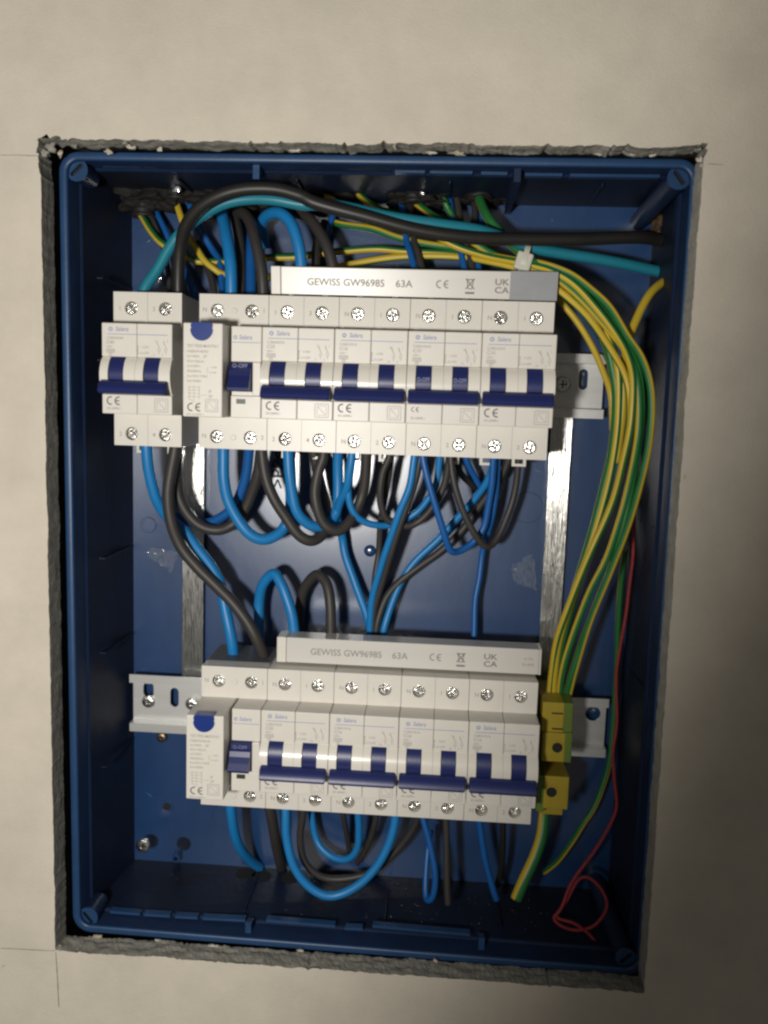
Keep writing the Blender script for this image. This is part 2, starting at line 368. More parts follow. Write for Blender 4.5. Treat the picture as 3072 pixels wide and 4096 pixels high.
for i in range(26):      # scratches and scuffs, raised whiskers of plastic
    u, v = random.uniform(560, 2300), random.choice((random.uniform(1850, 2450), random.uniform(3000, 3400), random.uniform(950, 1100)))
    a = at(u, v, D-.05); L = random.uniform(2, 8); an = random.uniform(-.9, .5); bm = bmesh.new()
    d_ = Vector((math.cos(an), 0, math.sin(an))); nn = Vector((-d_.z, 0, d_.x))*.09
    bm.faces.new([bm.verts.new(q) for q in (a, a+d_*L/2+nn, a+d_*L, a+d_*L/2-nn)]); bobj('scratch', bm, 'blueprint', parent=back)
# corner screw bosses
def boss(x, z, ang, xb, zb, yb=71.4):
    bm = bmesh.new(); n_ = 24; r0, r1 = 5.6, 5.0; ri = []
    for r, y, cx_, cz_ in ((r0, 8.2, x, z), (r1, yb, xb, zb)): ri.append([bm.verts.new((cx_+r*math.cos(2*math.pi*i/n_), y, cz_+r*math.sin(2*math.pi*i/n_))) for i in range(n_)])
    for i in range(n_): bm.faces.new((ri[0][i], ri[0][(i+1) % n_], ri[1][(i+1) % n_], ri[1][i]))
    o = bobj('screw_boss', bm, 'boxshade', True)
    bm = bmesh.new(); prism(bm, circ(x, z, 5.55, 28), 7.4, 8.3, [slot(x, z, 2.1, 8.0, 6, ang)]); bobj('boss_cap', bm, 'box', parent=o)
    bm = bmesh.new(); box(bm, x-4.4, x+4.4, 10, 10.6, z-4.4, z+4.4); bobj('slot_floor', bm, 'dark', parent=o)
boss(-14.9, 74.6, math.radians(-48), -14.9, 75, 24); boss(278.6, 75.4, math.radians(38), 275, 69); boss(-13.6, -322.6, math.radians(40), -13.6, -323, 24); boss(280, -324.5, math.radians(-45), 275, -318)
# ribs with front tabs
def rib(u, v0, v1, top, fin=False):
    a, b = at(u, v0, 9.5), at(u, v1, 9.5); bm = bmesh.new(); z0, z1 = a.z, b.z
    if top:
        prof = [(9.5, z1), (9.5, z0+1), (D-1, IZ1+1), (D-1, IZ1-5)]
    else:
        prof = [(9.5, z0), (9.5, z1-1), (D-1, IZ0-1), (D-1, IZ0+4)]
    if not fin: prof = [(9.5, z1), (9.5, z0), (19.4, z0), (19.4, (z0+z1)/2)]
    extrude_x(bm, prof, a.x-1.6, a.x+1.6); bobj('rib', bm, 'boxshade' if fin else 'box')
rib(1025, 646, 716, True); rib(2072, 655, 728, True, True); rib(992, 3740, 3690, False); rib(1925, 3800, 3752, False)
# broken ledge along the top and bottom walls
def ledge(u0, u1, v0, v1, y=15.5):
    a, b = at(u0, v0, y), at(u1, v1, y); bm = bmesh.new(); n_ = 1
    d_ = b-a; p = [a+Vector((0, 0, .7)), b+Vector((0, 0, .7)), b-Vector((0, 0, .7)), a-Vector((0, 0, .7))]
    prism(bm, [(q.x, q.z) for q in p], y, y+4.2); bobj('ledge', bm, 'box')
for s_ in ((410, 560, 661, 662), (575, 700, 662, 663), (715, 860, 663, 664), (875, 1000, 664, 665), (1060, 1170, 668, 669), (1190, 1440, 669, 672), (1580, 1700, 685, 686), (1720, 1890, 687, 690), (1925, 2030, 692, 694), (2100, 2250, 697, 699), (2280, 2640, 700, 704),
           (440, 560, 3648, 3658), (575, 680, 3660, 3666), (700, 790, 3668, 3673), (810, 980, 3675, 3683), (1065, 1340, 3683, 3706), (1380, 1450, 3715, 3718), (1490, 1880, 3706, 3740)):
    ledge(*s_)
# knock-out panel grooves on the side walls
for v in (1115, 1440, 1535, 2225, 2600, 3050):
    a = at(330, v, 30); bm = bmesh.new(); box(bm, IX0-2.6, IX0+.6, 26, 68, a.z-.35, a.z+.35); bobj('groove', bm, 'boxdark', parent=wl_)
for z_ in (-8, -22, -95, -180):
    bm = bmesh.new(); box(bm, IX1-.3, IX1+1.4, 26, 68, z_-.35, z_+.35); bobj('groove', bm, 'boxdark', parent=wr_)
for x_ in (30, 92, 170, 246):
    bm = bmesh.new(); box(bm, x_-.4, x_+.4, 26, 68, IZ1-.5, IZ1+1); bobj('groove', bm, 'boxdark', parent=wt_)
for x_ in (70, 150, 215):
    bm = bmesh.new(); box(bm, x_-.4, x_+.4, 26, 68, IZ0-1, IZ0+.5); bobj('groove', bm, 'boxdark', parent=wb_)

# dark cable openings broken through the box
def opening(c, r, axis):
    bm = bmesh.new(); k = 22; pts = [(r*(1+.16*noise.noise(Vector((math.cos(6.28*i/k)*2, math.sin(6.28*i/k)*2, r*7)))) ) for i in range(k)]
    lo = []; hi = []
    for i, q in enumerate(pts):
        a = 2*math.pi*i/k; u_, v_ = q*math.cos(a), q*math.sin(a)
        d0 = {'x': Vector((0, u_, v_)), 'y': Vector((u_, 0, v_)), 'z': Vector((u_, v_, 0))}[axis]; d1 = {'x': Vector((-.25, 0, 0)), 'y': Vector((0, -.25, 0)), 'z': Vector((0, 0, .25))}[axis]
        lo.append(bm.verts.new(c+d0)); hi.append(bm.verts.new(c+d0+d1))
    for i in range(k): bm.faces.new((lo[i], lo[(i+1) % k], hi[(i+1) % k], hi[i]))
    bm.faces.new(hi); bobj('cable_opening', bm, 'dark')
def on_right(u, v, r):
    q = at(u, v, 50); opening(Vector((IX1+.2, 54, q.z)), r, 'x')
on_right(2700, 985, 10.5); on_right(2700, 1112, 6.5)
for x_, y_ in ((56, 64), (66, 62), (84, 63)): opening(Vector((x_+6, y_, IZ0-.2)), 6.0, 'z')
# ================================================================== screws shared mesh
def screw_mesh(r, name='screw_head'):
    bm = bmesh.new(); n_ = 32; rings = []
    def dep(a, q):
        c4 = abs(math.cos(2*a)); arm = c4 > .86
        if q < .34: return 1.1
        if q < .62: return .85 if arm else .12*(1+math.cos(8*a))
        tick = .16 if (abs(((a+math.pi/4) % (math.pi/2))-0) < .12) else 0
        return .04+tick
    for q in (.0, .18, .34, .36, .6, .64, .85, .95, 1.0):
        ring = []
        for i in range(n_):
            a = 2*math.pi*i/n_
            y = dep(a, q) if q < .94 else (.18 if q < .99 else .55)
            ring.append(bm.verts.new((max(q, .01)*r*math.cos(a), y, max(q, .01)*r*math.sin(a))))
        rings.append(ring)
    rings.append([bm.verts.new((r*math.cos(2*math.pi*i/n_), 2.5, r*math.sin(2*math.pi*i/n_))) for i in range(n_)])
    for a, b in zip(rings, rings[1:]):
        for i in range(n_): bm.faces.new((a[i], a[(i+1) % n_], b[(i+1) % n_], b[i]))
    bm.faces.new(rings[0])
    me = bpy.data.meshes.new(name); bmesh.ops.recalc_face_normals(bm, faces=bm.faces); bmesh.ops.scale(bm, vec=(S, S, S), verts=bm.verts); bm.to_mesh(me); bm.free(); me.materials.append(MT['screw']); return me
SCREW = screw_mesh(3.15)
def put_screw(parent, x, y, z, tilt=.09):
    o = bpy.data.objects.new('terminal_screw', SCREW); col.objects.link(o); o.parent = parent; o.location = Vector((x, y, z))*S
    o.rotation_euler = (random.uniform(-tilt, tilt), random.uniform(0, 6.28), random.uniform(-tilt, tilt)); return o

# ================================================================== circuit breakers
PIT = 35.98; W_ = 35.72
TOP, BOT, TY = 17.1, -61.5, 15.93
def cover(z0, z1, xs, zs, dot=None):
    bm = bmesh.new()
    for k in (0, 1):
        a, b = (0.0, W_/2-.06) if k == 0 else (W_/2+.06, W_)
        prism(bm, rect(a, b, z0, z1), TY, TY+5, [circ(xs[k], zs, 3.42, 22)])
    return bm
SX = (9.3, 27.1); SZU, SZL = 9.0, -55.3
def bulge(y0, z0, z1, h, back_, n=10):
    p = [(back_, z0), (y0, z0)]
    for i in range(1, n): t = i/n; p.append((y0-h*math.sin(math.pi*t)**.75, z0+(z1-z0)*t))
    p += [(y0, z1), (back_, z1)]; return p
def mcb_meshes():
    P = {}
    bm = bmesh.new()
    box(bm, 0, W_, TY+5.02, 57, BOT, TOP, .5)                                   # body
    for a, b in ((0, W_/2-.07), (W_/2+.07, W_)):
        box(bm, a, b, 0, TY+5, -16.6, -.05, .45); box(bm, a, b, 0, TY+5, -44.9, -35.2, .45)
        box(bm, a, b, 2.5, TY+5, -35.6, -16.2)
    P['housing'] = bm
    P['u'] = cover(-.02, TOP, SX, SZU); P['l'] = cover(BOT, -45.02, SX, SZL)
    bm = bmesh.new()
    for a, b in ((.02, 4.2), (12.1, W_/2-.05), (W_/2+.05, 22.0), (29.9, W_-.02)): extrude_x(bm, bulge(1.0, -35.0, -16.7, 4.6, 2.4), a, b)
    P['drum'] = bm
    bm = bmesh.new()
    prof = [(3, -35.1), (-6.8, -35.1), (-8.3, -34.6), (-8.9, -33.6), (-8.6, -32.2), (-6.6, -29.6), (-4.6, -28.2), (3, -28.0)]
    extrude_x(bm, prof, .9, 34.9); bmesh.ops.bevel(bm, geom=[e for e in bm.edges if abs(e.verts[0].co.x-e.verts[1].co.x) < .01 and min(e.verts[0].co.y, e.verts[1].co.y) < -3], offset=.5, segments=2, affect='EDGES'); P['bar'] = bm
    for k, x in ((0, 4.5), (1, 22.3)):
        bm = bmesh.new(); extrude_x(bm, bulge(1.2, -33.5, -16.75, 3.9, 3.0), x, x+7.3); P['lever%d' % k] = bm
    bm = bmesh.new()
    for x in (3.2, 20.5): prism(bm, rect(x, x+7.5, BOT-5.2, BOT-.02), 40, 42.5, [rect(x+1.5, x+6.0, BOT-3.8, BOT-1.0)])
    P['clip'] = bm
    bm = bmesh.new()
    for z, hz in ((SZU, 4.2), (SZL, 4.2)):
        for x in SX: prism(bm, circ(x, z, 3.6, 16), TY+4.3, TY+4.9)
    P['hole'] = bm
    return P
_mc = {}
def mcb(x, z, label, code, rating, marks, group, off_text=False, small_ce=False):
    T = empty('circuit_breaker', (x, 57, z)); tag(T, label, 'circuit breaker', group)
    L = (0, -57, 0)
    if not _mc:
        for k, bm in mcb_meshes().items():
            nm = {'u': 'terminal_cover', 'l': 'terminal_cover', 'drum': 'switch_surround', 'bar': 'tie_bar', 'lever0': 'lever', 'lever1': 'lever', 'clip': 'rail_clip', 'hole': 'screw_well', 'housing': 'housing'}[k]
            m = {'bar': 'toggle', 'lever0': 'toggle', 'lever1': 'toggle', 'drum': 'drum', 'hole': 'dark'}.get(k, 'white')
            o = obj(nm, bm, m, T, L, smooth=False); _mc[k] = (nm, o.data)
            if k in ('drum', 'lever0', 'lever1', 'bar'): o.data.set_sharp_from_angle(angle=.6)
    else:
        for k, (nm, me) in _mc.items(): obj(nm, me, None, T, L)
    sub = [c for c in T.children]
    for zz in (SZU, SZL):
        for xx in SX: put_screw(T, xx, TY+1.7-57+random.uniform(-.3, .3), zz)
    # print
    b = Print(); g = Print(); d = Print(); f = Print(); w_ = Print(); st = Print()
    b.arc(4.6, -3.1, .8, 0, 360, .55); b.text('Salera', 7.0, -4.0, 2.2, wd=6.6, shear=.18); b.line(3.0, -5.5, 33.4, -5.5, .32)
    d.text(code, 2.4, -8.0, 1.3, wd=8.6); d.text(rating, 2.4, -10.3, 1.6, wd=4.0); d.text('230V~', 2.4, -12.2, 1.0, wd=3.4)
    d.frame(2.3, 6.6, -14.6, -12.9, .2); d.text('3000', 2.5, -14.3, 1.2, wd=3.9); d.frame(3.7, 5.3, -16.1, -14.8, .2); d.text('3', 4.2, -15.9, 1.0)
    # wiring diagrams
    w_.text('I-ON', 20.4, -12.1, 1.1, wd=3.4); w_.text('O-OFF', 19.4, -15.0, 1.1, wd=4.6); w_.line(18.4, -14.9, 18.4, -11.2, .3); w_.line(18.0, -14.9, 19.0, -14.9, .3); w_.line(18.0, -11.2, 18.9, -11.2, .3)
    for xx in (28.2, 31.6):
        w_.line(xx, -8.2, xx, -9.6, .25); w_.line(xx, -9.8, xx+1.2, -11.6, .3); w_.frame(xx+.4, xx+1.5, -13.4, -12.0, .22); w_.line(xx+.9, -13.5, xx+.9, -15.0, .25)
        w_.line(xx-.5, -8.9, xx+.7, -9.9, .22)
    w_.text(marks[0], 27.0, -8.9, 1.0); w_.text(marks[1], 33.0, -8.9, 1.0); w_.text(marks[2], 26.2, -15.6, 1.0); w_.text('2', 30.5, -15.6, 1.0)
    if small_ce: f.ce(2.6, -39.2, 2.4)
    else: f.ce(2.3, -40.6, 4.3)
    st.text('EN 60898-1', 2.4, -42.8, 1.2, wd=7.0); w_.build('wiring_diagram', 'greyprint', T, -57-.07); st.build('standard_number', 'greyprint', T, -57-.07)
    g.frame(26.9, 33.6, -43.4, -36.8, .3); g.frame(28.0, 32.5, -42.4, -37.8, .22); g.line(28.4, -38.2, 32.1, -42.0, .25)
    t1 = Print()
    for zz, pair in ((SZU, marks[:2]), (SZL, marks[2:])):
        for xx, s_ in zip(SX, pair): t1.text(s_, xx-6.7, zz-1.3, 2.2)
    b.build('brand_print', 'blueprint', T, -57-.07); d.build('rating_print', 'greyprint', T, -57-.07); f.build('approval_mark', 'markprint', T, -57-.07); g.build('moulded_square', 'greyprint', T, -57-.05); t1.build('terminal_number', 'greyprint', T, -57+TY-.07)
    if off_text:
        for xx in (4.9, 22.7):
            p = Print(); p.text('O-OFF', xx, -24.3, 1.9, wd=6.4); p.build('lever_lettering', 'relief', T, -57-3.0)
    return T

_rc = {}
def rcbo(x, z, label, group):
    T = empty('residual_current_breaker', (x, 57, z)); tag(T, label, 'circuit breaker', group); L = (0, -57, 0)
    if not _rc:
        P = {}
        bm = bmesh.new(); box(bm, 0, W_, TY+5.02, 57, BOT, TOP, .5); box(bm, 20.6, W_, 0, TY+5, -17.3, -.05, .4); box(bm, 20.6, W_, 0, TY+5, -44.9, -34.0, .4); box(bm, 20.6, W_, 2.2, TY+5, -34.4, -17.0)
        box(bm, 31.6, W_, -1.2, 4, -33.95, -17.35, .5); P['housing'] = ('housing', 'white', bm)
        bm = bmesh.new(); prism(bm, rect(0, W_, -.02, TOP), TY, TY+5, [circ(SX[0], SZU, 3.42, 22), circ(SX[1], SZU, 3.42, 22)]); P['u'] = ('terminal_cover', 'white', bm)
        bm = bmesh.new(); prism(bm, rect(0, W_, BOT, -45.02), TY, TY+5, [circ(SX[0], SZL, 3.42, 22), circ(SX[1], SZL, 3.42, 22)]); P['l'] = ('terminal_cover', 'white', bm)
        bm = bmesh.new(); box(bm, 0, 19.3, -12, TY+5, -44.9, -.05, .5); P['test'] = ('test_block', 'white', bm)
        # button: half round pad with a neck
        bm = bmesh.new(); pts = [(3.9, -.6), (3.9, -2.0), (4.3, -2.5), (3.8, -3.0)]+circ(9.2, -3.0, 5.5, 18, math.pi, 2*math.pi)[1:-1]+[(14.6, -3.0), (14.1, -2.5), (14.5, -2.0), (14.5, -.6)]
        prism(bm, pts, -12.9, -11.5); bmesh.ops.bevel(bm, geom=[e for e in bm.edges if abs(e.verts[0].co.y+12.9) < .01 and abs(e.verts[1].co.y+12.9) < .01 and len(e.link_faces) == 2 and abs(e.calc_face_angle(0)) > .5], offset=.35, segments=2, affect='EDGES')
        box(bm, 4.2, 14.3, -12.6, -6, -.9, .35, .2); P['btn'] = ('test_button', 'button', bm)
        bm = bmesh.new(); prof = [(2, -32.0), (-6.5, -32.0), (-7.9, -31.4), (-8.2, -30.2), (-6.4, -27.0), (-4.6, -24.2), (-3.8, -21.6), (-2.6, -20.6), (-1.0, -18.2), (.5, -17.5), (2, -17.5)]
        extrude_x(bm, prof, 20.5, 31.2); P['lever'] = ('lever', 'toggle', bm)
        bm = bmesh.new()
        for zz in (SZU, SZL):
            for xx in SX: prism(bm, circ(xx, zz, 3.6, 16), TY+4.3, TY+4.9)
        P['hole'] = ('screw_well', 'dark', bm)
        bm = bmesh.new(); box(bm, .3, W_-.3, 25, 56.5, TOP-.4, TOP+.5, .2); P['topplate'] = ('top_plate', 'greyplastic', bm)  # thin dark grey plate over the housing top
        bm = bmesh.new(); box(bm, 23.4, 28.0, -.12, .5, -38.0, -35.6); P['win'] = ('indicator_window', 'green_window', bm)
        for zz in (SZU, SZL):
            bm = bmesh.new(); lathe(bm, [(1.55, .3), (1.55, -.25), (1.2, -.5)], 16, c=((SX[0]+SX[1])/2, TY, zz-.2))
            P['dot%d' % zz] = ('moulded_dot', 'white', bm)
        for k, (nm, m, bm) in P.items():
            o = obj(nm, bm, m, T, L); _rc[k] = (nm, o.data)
    else:
        for k, (nm, me) in _rc.items(): obj(nm, me, None, T, L)
    for zz in (SZU, SZL):
        for xx in SX: put_screw(T, xx, TY+1.5-57, zz)
    d = Print(); g = Print(); f = Print(); b = Print(); y = -12.07
    d.text('TEST PRESS MONTHLY', 2.0, -11.6, 1.4, wd=15.4, y=y)
    for i, (s_, wd) in enumerate((('N2BDPH40/30', 10.4), ('In=40A   2P', 9.8), ('IDn=30mA', 8.4), ('Un=230V~', 6.8), ('50/60Hz', 7.0), ('Inc=IDc=10kA', 10.2), ('Im=500A', 7.0))):
        d.text(s_, 2.0, -14.1-2.35*i, 1.15, wd=wd, y=y)
    w_ = Print(); st = Print()
    w_.text('I-ON', 13.8, -21.4, .9, y=y); w_.text('O-OFF', 12.8, -23.9, .9, y=y); w_.line(12.0, -23.7, 12.0, -20.8, .22, y); w_.text('IP', 12.6, -33.2, 1.3, y=y); w_.text('20', 12.6, -35.4, 1.3, y=y)
    for zz in (-30.6, -32.0, -33.6, -35.2): w_.line(2.2, zz, 8.6, zz, .18, y)
    for xx in (3.2, 5.4, 8.0): w_.line(xx, -36.6, xx, -29.8, .18, y)
    w_.line(3.0, -36.4, 6.4, -37.8, .18, y); w_.line(8.6, -34.4, 12.0, -34.4, .18, y)
    f.ce(2.2, -42.3, 4.1, y); g.frame(11.2, 17.2, -42.2, -36.4, .28, y); g.frame(12.1, 16.3, -41.3, -37.3, .2, y); g.line(12.4, -37.6, 16.0, -41.0, .2, y)
    st.text('EN 61009-1', 1.8, -44.2, 1.0, wd=8.4, y=y); w_.build('wiring_diagram', 'greyprint', T, -57); st.build('standard_number', 'greyprint', T, -57)
    b.text('Salera', 24.3, -6.4, 2.2, wd=6.6, shear=.18, y=-.07); b.arc(22.6, -5.5, .75, 0, 360, .5, -.07); b.line(20.9, -7.9, 35.2, -7.9, .3, -.07)
    t1 = Print()
    for zz, pr_ in ((SZU, 'N1'), (SZL, 'N2')):
        t1.text(pr_[0], 1.6, zz-.8, 2.2); t1.text(pr_[1], 32.6, zz-.8, 2.2)
    d.build('rating_print', 'greyprint', T, -57); g.build('moulded_square', 'greyprint', T, -57); f.build('approval_mark', 'markprint', T, -57); b.build('brand_print', 'blueprint', T, -57); t1.build('terminal_number', 'greyprint', T, -57+TY-.07)
    p = Print(); p.text('O-OFF', 22.0, -20.3, 1.9, wd=7.6); p.build('lever_lettering', 'relief', T, -57-3.35)
    return T

GAP = 8.91; LX, LZ = 2.27, -195.5
GU, GL = 'circuit breakers on the upper rail', 'circuit breakers on the lower rail'
def ux(i): return GAP+i*PIT
mcb(0, 0, 'leftmost white circuit breaker of upper row, standing apart beyond a gap', 'C2BA4240', 'C40', '1324', GU)
rcbo(ux(1), 0, 'white residual current breaker with round blue test button in upper row', 'residual current breakers with test buttons')
mcb(ux(2), 0, 'white circuit breaker right of the upper test-button breaker, under busbar left end', 'C2BA4225', 'C25', '1324', GU)
mcb(ux(3), 0, 'white circuit breaker second from upper test-button breaker, under the 63A busbar lettering', 'C2BA1N16', 'C16', 'N1N2', GU)
mcb(ux(4), 0, 'white upper-row circuit breaker with OFF lettering on both levers and small CE mark', 'C2BA1N10', 'C10', 'N1N2', GU, True, True)
mcb(ux(5), 0, 'rightmost white circuit breaker of upper row, next to bare rail end', 'C2BA1N10', 'C10', 'N1N2', GU)
rcbo(LX+ux(1), LZ, 'white residual current breaker with round blue test button in lower row', 'residual current breakers with test buttons')
mcb(LX+ux(2), LZ, 'white circuit breaker right of the lower test-button breaker', 'C2BA1N20', 'C20', 'N1N2', GL)
mcb(LX+ux(3), LZ, 'white circuit breaker second from the lower test-button breaker', 'C2BA1N16', 'C16', 'N1N2', GL)
mcb(LX+ux(4), LZ, 'white lower-row circuit breaker second from the yellow earth terminal', 'C2BA1N16', 'C16', 'N1N2', GL)
mcb(LX+ux(5), LZ, 'rightmost white circuit breaker of lower row, beside yellow earth terminal', 'C2BA1N16', 'C16', 'N1N2', GL)

# ================================================================== comb busbars
def busbar(x0, x1, z0, z1, y0, label, tape, tilt):
    c = ((x0+x1)/2, y0, (z0+z1)/2); T = empty('comb_busbar', c); tag(T, label, 'busbar', 'white comb busbars above the breakers')
    hw, hh = (x1-x0)/2, (z1-z0)/2
    bm = bmesh.new(); box(bm, -hw+5.2, hw-1.2, 0, 13, -hh, hh, .35); obj('bar_housing', bm, 'busbar', T)
    for a, b in ((-hw, -hw+5.1), (hw-1.1, hw)):
        bm = bmesh.new(); box(bm, a, b, -.35, 13.2, -hh-.1, hh+.1, .4); obj('end_cap', bm, 'white', T)
    bm = bmesh.new(); k = 8
    for i in range(k): xx = -hw+9+i*(2*hw-18)/(k-1); box(bm, xx-1.5, xx+1.5, 8, 9.5, -hh-8, -hh)
    obj('contact_pin', bm, 'rail', T)
    p = Print(); wtot = 2*hw
    p.text('GEWISS GW96985', -hw+.128*wtot, -2.0, 3.5, wd=.273*wtot); p.text('63A', -hw+.440*wtot, -2.0, 3.5, wd=.060*wtot)
    p.ce(-hw+.582*wtot, -2.1, 4.0)
    xx = -hw+.70*wtot
    q = Print(); q.line(xx-2.2, 3.0, xx+2.2, -2.2, .5); q.line(xx+2.2, 3.0, xx-2.2, -2.2, .5); q.line(xx-1.6, 2.2, xx-1.0, -2.0, .4); q.line(xx+1.6, 2.2, xx+1.0, -2.0, .4); q.line(xx-2.1, 2.5, xx+2.1, 2.5, .5); q.line(xx-1.0, -2.0, xx+1.0, -2.0, .4)
    q.line(xx-2.3, -4.1, xx+2.3, -4.1, 1.0); q.build('crossed_bin_mark', 'markprint', T, -.07)
    ux_ = -hw+.785*wtot; v = Print(); v.text('UK', ux_, .2, 3.0, wd=7.4); v.text('CA', ux_, -3.8, 3.0, wd=7.4)
    p.build('lettering', 'letterprint', T, -.07); v.build('conformity_mark', 'markprint', T, -.07)
    if tape:
        bm = bmesh.new(); a = -hw+.838*wtot; box(bm, a, hw+.25, -.75, 13.6, -hh-.3, hh+.35, .25); obj('grey_sleeve', bm, 'greytape', T)['label'] = 'grey tape wrapped over the right end'
    else:
        s_ = Print(); s_.text('Ue 230V', -hw+.935*wtot, 1.0, 1.3, wd=5); s_.text('EN 60439', -hw+.93*wtot, -2.4, 1.5, wd=6.2); s_.build('small_print', 'greyprint', T, -.07)
    T.rotation_euler.x = tilt
    return T
busbar(79.8, 226.3, 19.0, 32.9, 25.0, 'white busbar with GEWISS lettering and grey taped right end above upper breakers', True, math.radians(9))
busbar(86.2, 228.9, LZ+18.6, LZ+32.5, 24.8, 'white busbar with GEWISS lettering above lower breakers, no tape', False, 0)

# ================================================================== rails and uprights
def din_rail(x0, x1, zc, label, holes):
    T = empty('din_rail', (x0, 65, zc)); tag(T, label, 'mounting rail', 'steel mounting rails')
    o = Vector((x0, 65, zc)); bm = bmesh.new()
    prism(bm, rect(0, x1-x0, -12.4, 12.4), -1.0, 0, [[(p[0]-x0, p[1]-zc) for p in h] for h in holes]); obj('web', bm, 'rail', T)
    for s_ in (1, -1):
        bm = bmesh.new(); pf = [(-1.0, 12.45*s_), (-7.6, 12.45*s_), (-7.6, 17.5*s_), (-6.6, 17.5*s_), (-6.6, 13.45*s_), (-1.0, 13.45*s_)]
        extrude_x(bm, pf, 0, x1-x0); obj('lip', bm, 'rail', T)
    return T
def px(u, v, y=64): p = at(u, v, y); return (p.x, p.z)
h1 = px(2333, 1518); h0 = px(2252, 1537)
r1 = din_rail(2.0, 259.5, -22.5, 'steel mounting rail behind upper breaker row, bare end at right', [slot(h1[0], h1[1], 5.0, 11.5)])
def rail_screw(name, u, v, y, r, m, label, cat='screw'):
    c = at(u, v, y); T = empty(name, c); tag(T, label, cat); bm = bmesh.new()
    lathe(bm, [(r*.5, 6), (r*.5, 1.6), (r, 1.5), (r, .5), (r*.85, 0), (r*.5, -.3), (r*.45, .5), (r*.2, .6)], 24); obj('head', bm, m, T, smooth=False)
    bm = bmesh.new(); box(bm, -r*.55, r*.55, -.1, .35, -.25, .25); box(bm, -.25, .25, -.12, .35, -r*.55, r*.55); obj('recess', bm, 'dark', T); return T
rail_screw('rivet', 2252, 1537, 62.3, 4.4, 'screw', 'round steel rivet at bare end of upper rail', 'rivet')
k1, k2, k3 = px(594, 2762), px(698, 2790), px(2372, 2855)
r2 = din_rail(-8.0, 273, LZ-22.5+1.0, 'steel mounting rail behind lower breaker row, bare end with slots at left', [slot(k1[0], k1[1]+.5, 6.4, 10.0), slot(k2[0], k2[1], 5.2, 12.0), circ(k3[0], k3[1], 4.4, 18)])
rail_screw('screw', 592, 2808, 62.8, 4.0, 'screw', 'steel screw below keyhole at left end of lower rail')
rail_screw('screw', 765, 2818, 60.5, 3.8, 'screw', 'steel screw on lower rail beside the test-button breaker')
rail_screw('screw', 645, 2952, 68.5, 3.0, 'brass', 'small dull brass screw just below left end of lower rail')
rail_screw('screw', 570, 3386, 52, 4.3, 'screw', 'lone pale cross-head screw low in the left bottom corner of box')
def upright(u0, u1, v, zt, zb, label):
    a, b = at(u0, v, 66.2), at(u1, v, 66.2); bm = bmesh.new()
    o = Vector((a.x, 66, zb)); box(bm, 0, b.x-a.x, 0, 1.6, 0, zt-zb, .15, 1)
    T = obj('support_strip', bm, 'zinc', None, o); tag(T, label, 'metal strip', 'vertical zinc strips joining the rails'); return T
upright(729, 813, 2300, -8, -203, 'left vertical zinc strip running between the two rails')
upright(2179, 2263, 2143, -8, -216, 'right vertical zinc strip running between the two rails')

# ================================================================== earth terminal
T = empty('earth_terminal', at(2225, 3030, 57)); tag(T, 'yellow and green earth terminal block at right end of lower row', 'terminal block')
e0 = at(2225, 3030, 57); 
def eb(name, pts, y0, y1, m, bev=.5):
    """front rectangle given by pixels at depth y0"""
    (u0, v0), (u1, v1) = pts; a, b = at(u0, v0, y0), at(u1, v1, y0)
    bm = bmesh.new(); box(bm, a.x-e0.x, b.x-e0.x, y0-57, y1-57, b.z-e0.z, a.z-e0.z, bev); return obj(name, bm, m, T)
u_ = eb('upper_step', ((2172, 2808), (2252, 2932)), 19.5, 57, 'earthyellow'); eb('upper_step', ((2253, 2812), (2288, 2934)), 19.8, 57, 'earthgreen')
eb('upper_clamp', ((2172, 2930), (2256, 3050)), 18, 50, 'earthyellow'); eb('upper_clamp', ((2257, 2932), (2284, 3052)), 18.3, 50, 'earthgreen')
eb('bridge', ((2170, 3030), (2262, 3125)), 42, 56, 'earthgreen'); eb('lower_clamp', ((2152, 3102), (2178, 3248)), 16.3, 55, 'earthgreen'); eb('lower_clamp', ((2179, 3104), (2270, 3240)), 16, 55, 'earthyellow'); eb('foot', ((2165, 3232), (2250, 3262)), 22, 55, 'earthyellow')
for v_ in (2850, 2912): eb('wire_slit', ((2208, v_), (2252, v_+8)), 19.3, 20.5, 'dark', 0)
for u0, v0, y in ((2229, 2990, 18), (2206, 3168, 16)):
    c = at(u0, v0, y); bm = bmesh.new(); lathe(bm, [(4.0, .3), (4.0, -.35), (2.9, -.35), (2.8, -.1)], 22); ww = obj('screw_collar', bm, 'earthyellow', T, c-e0)
    bm = bmesh.new(); lathe(bm, [(2.75, .3), (2.75, -.25), (.2, -.25)], 18); obj('clamp_screw', bm, 'dark', T, c-e0)

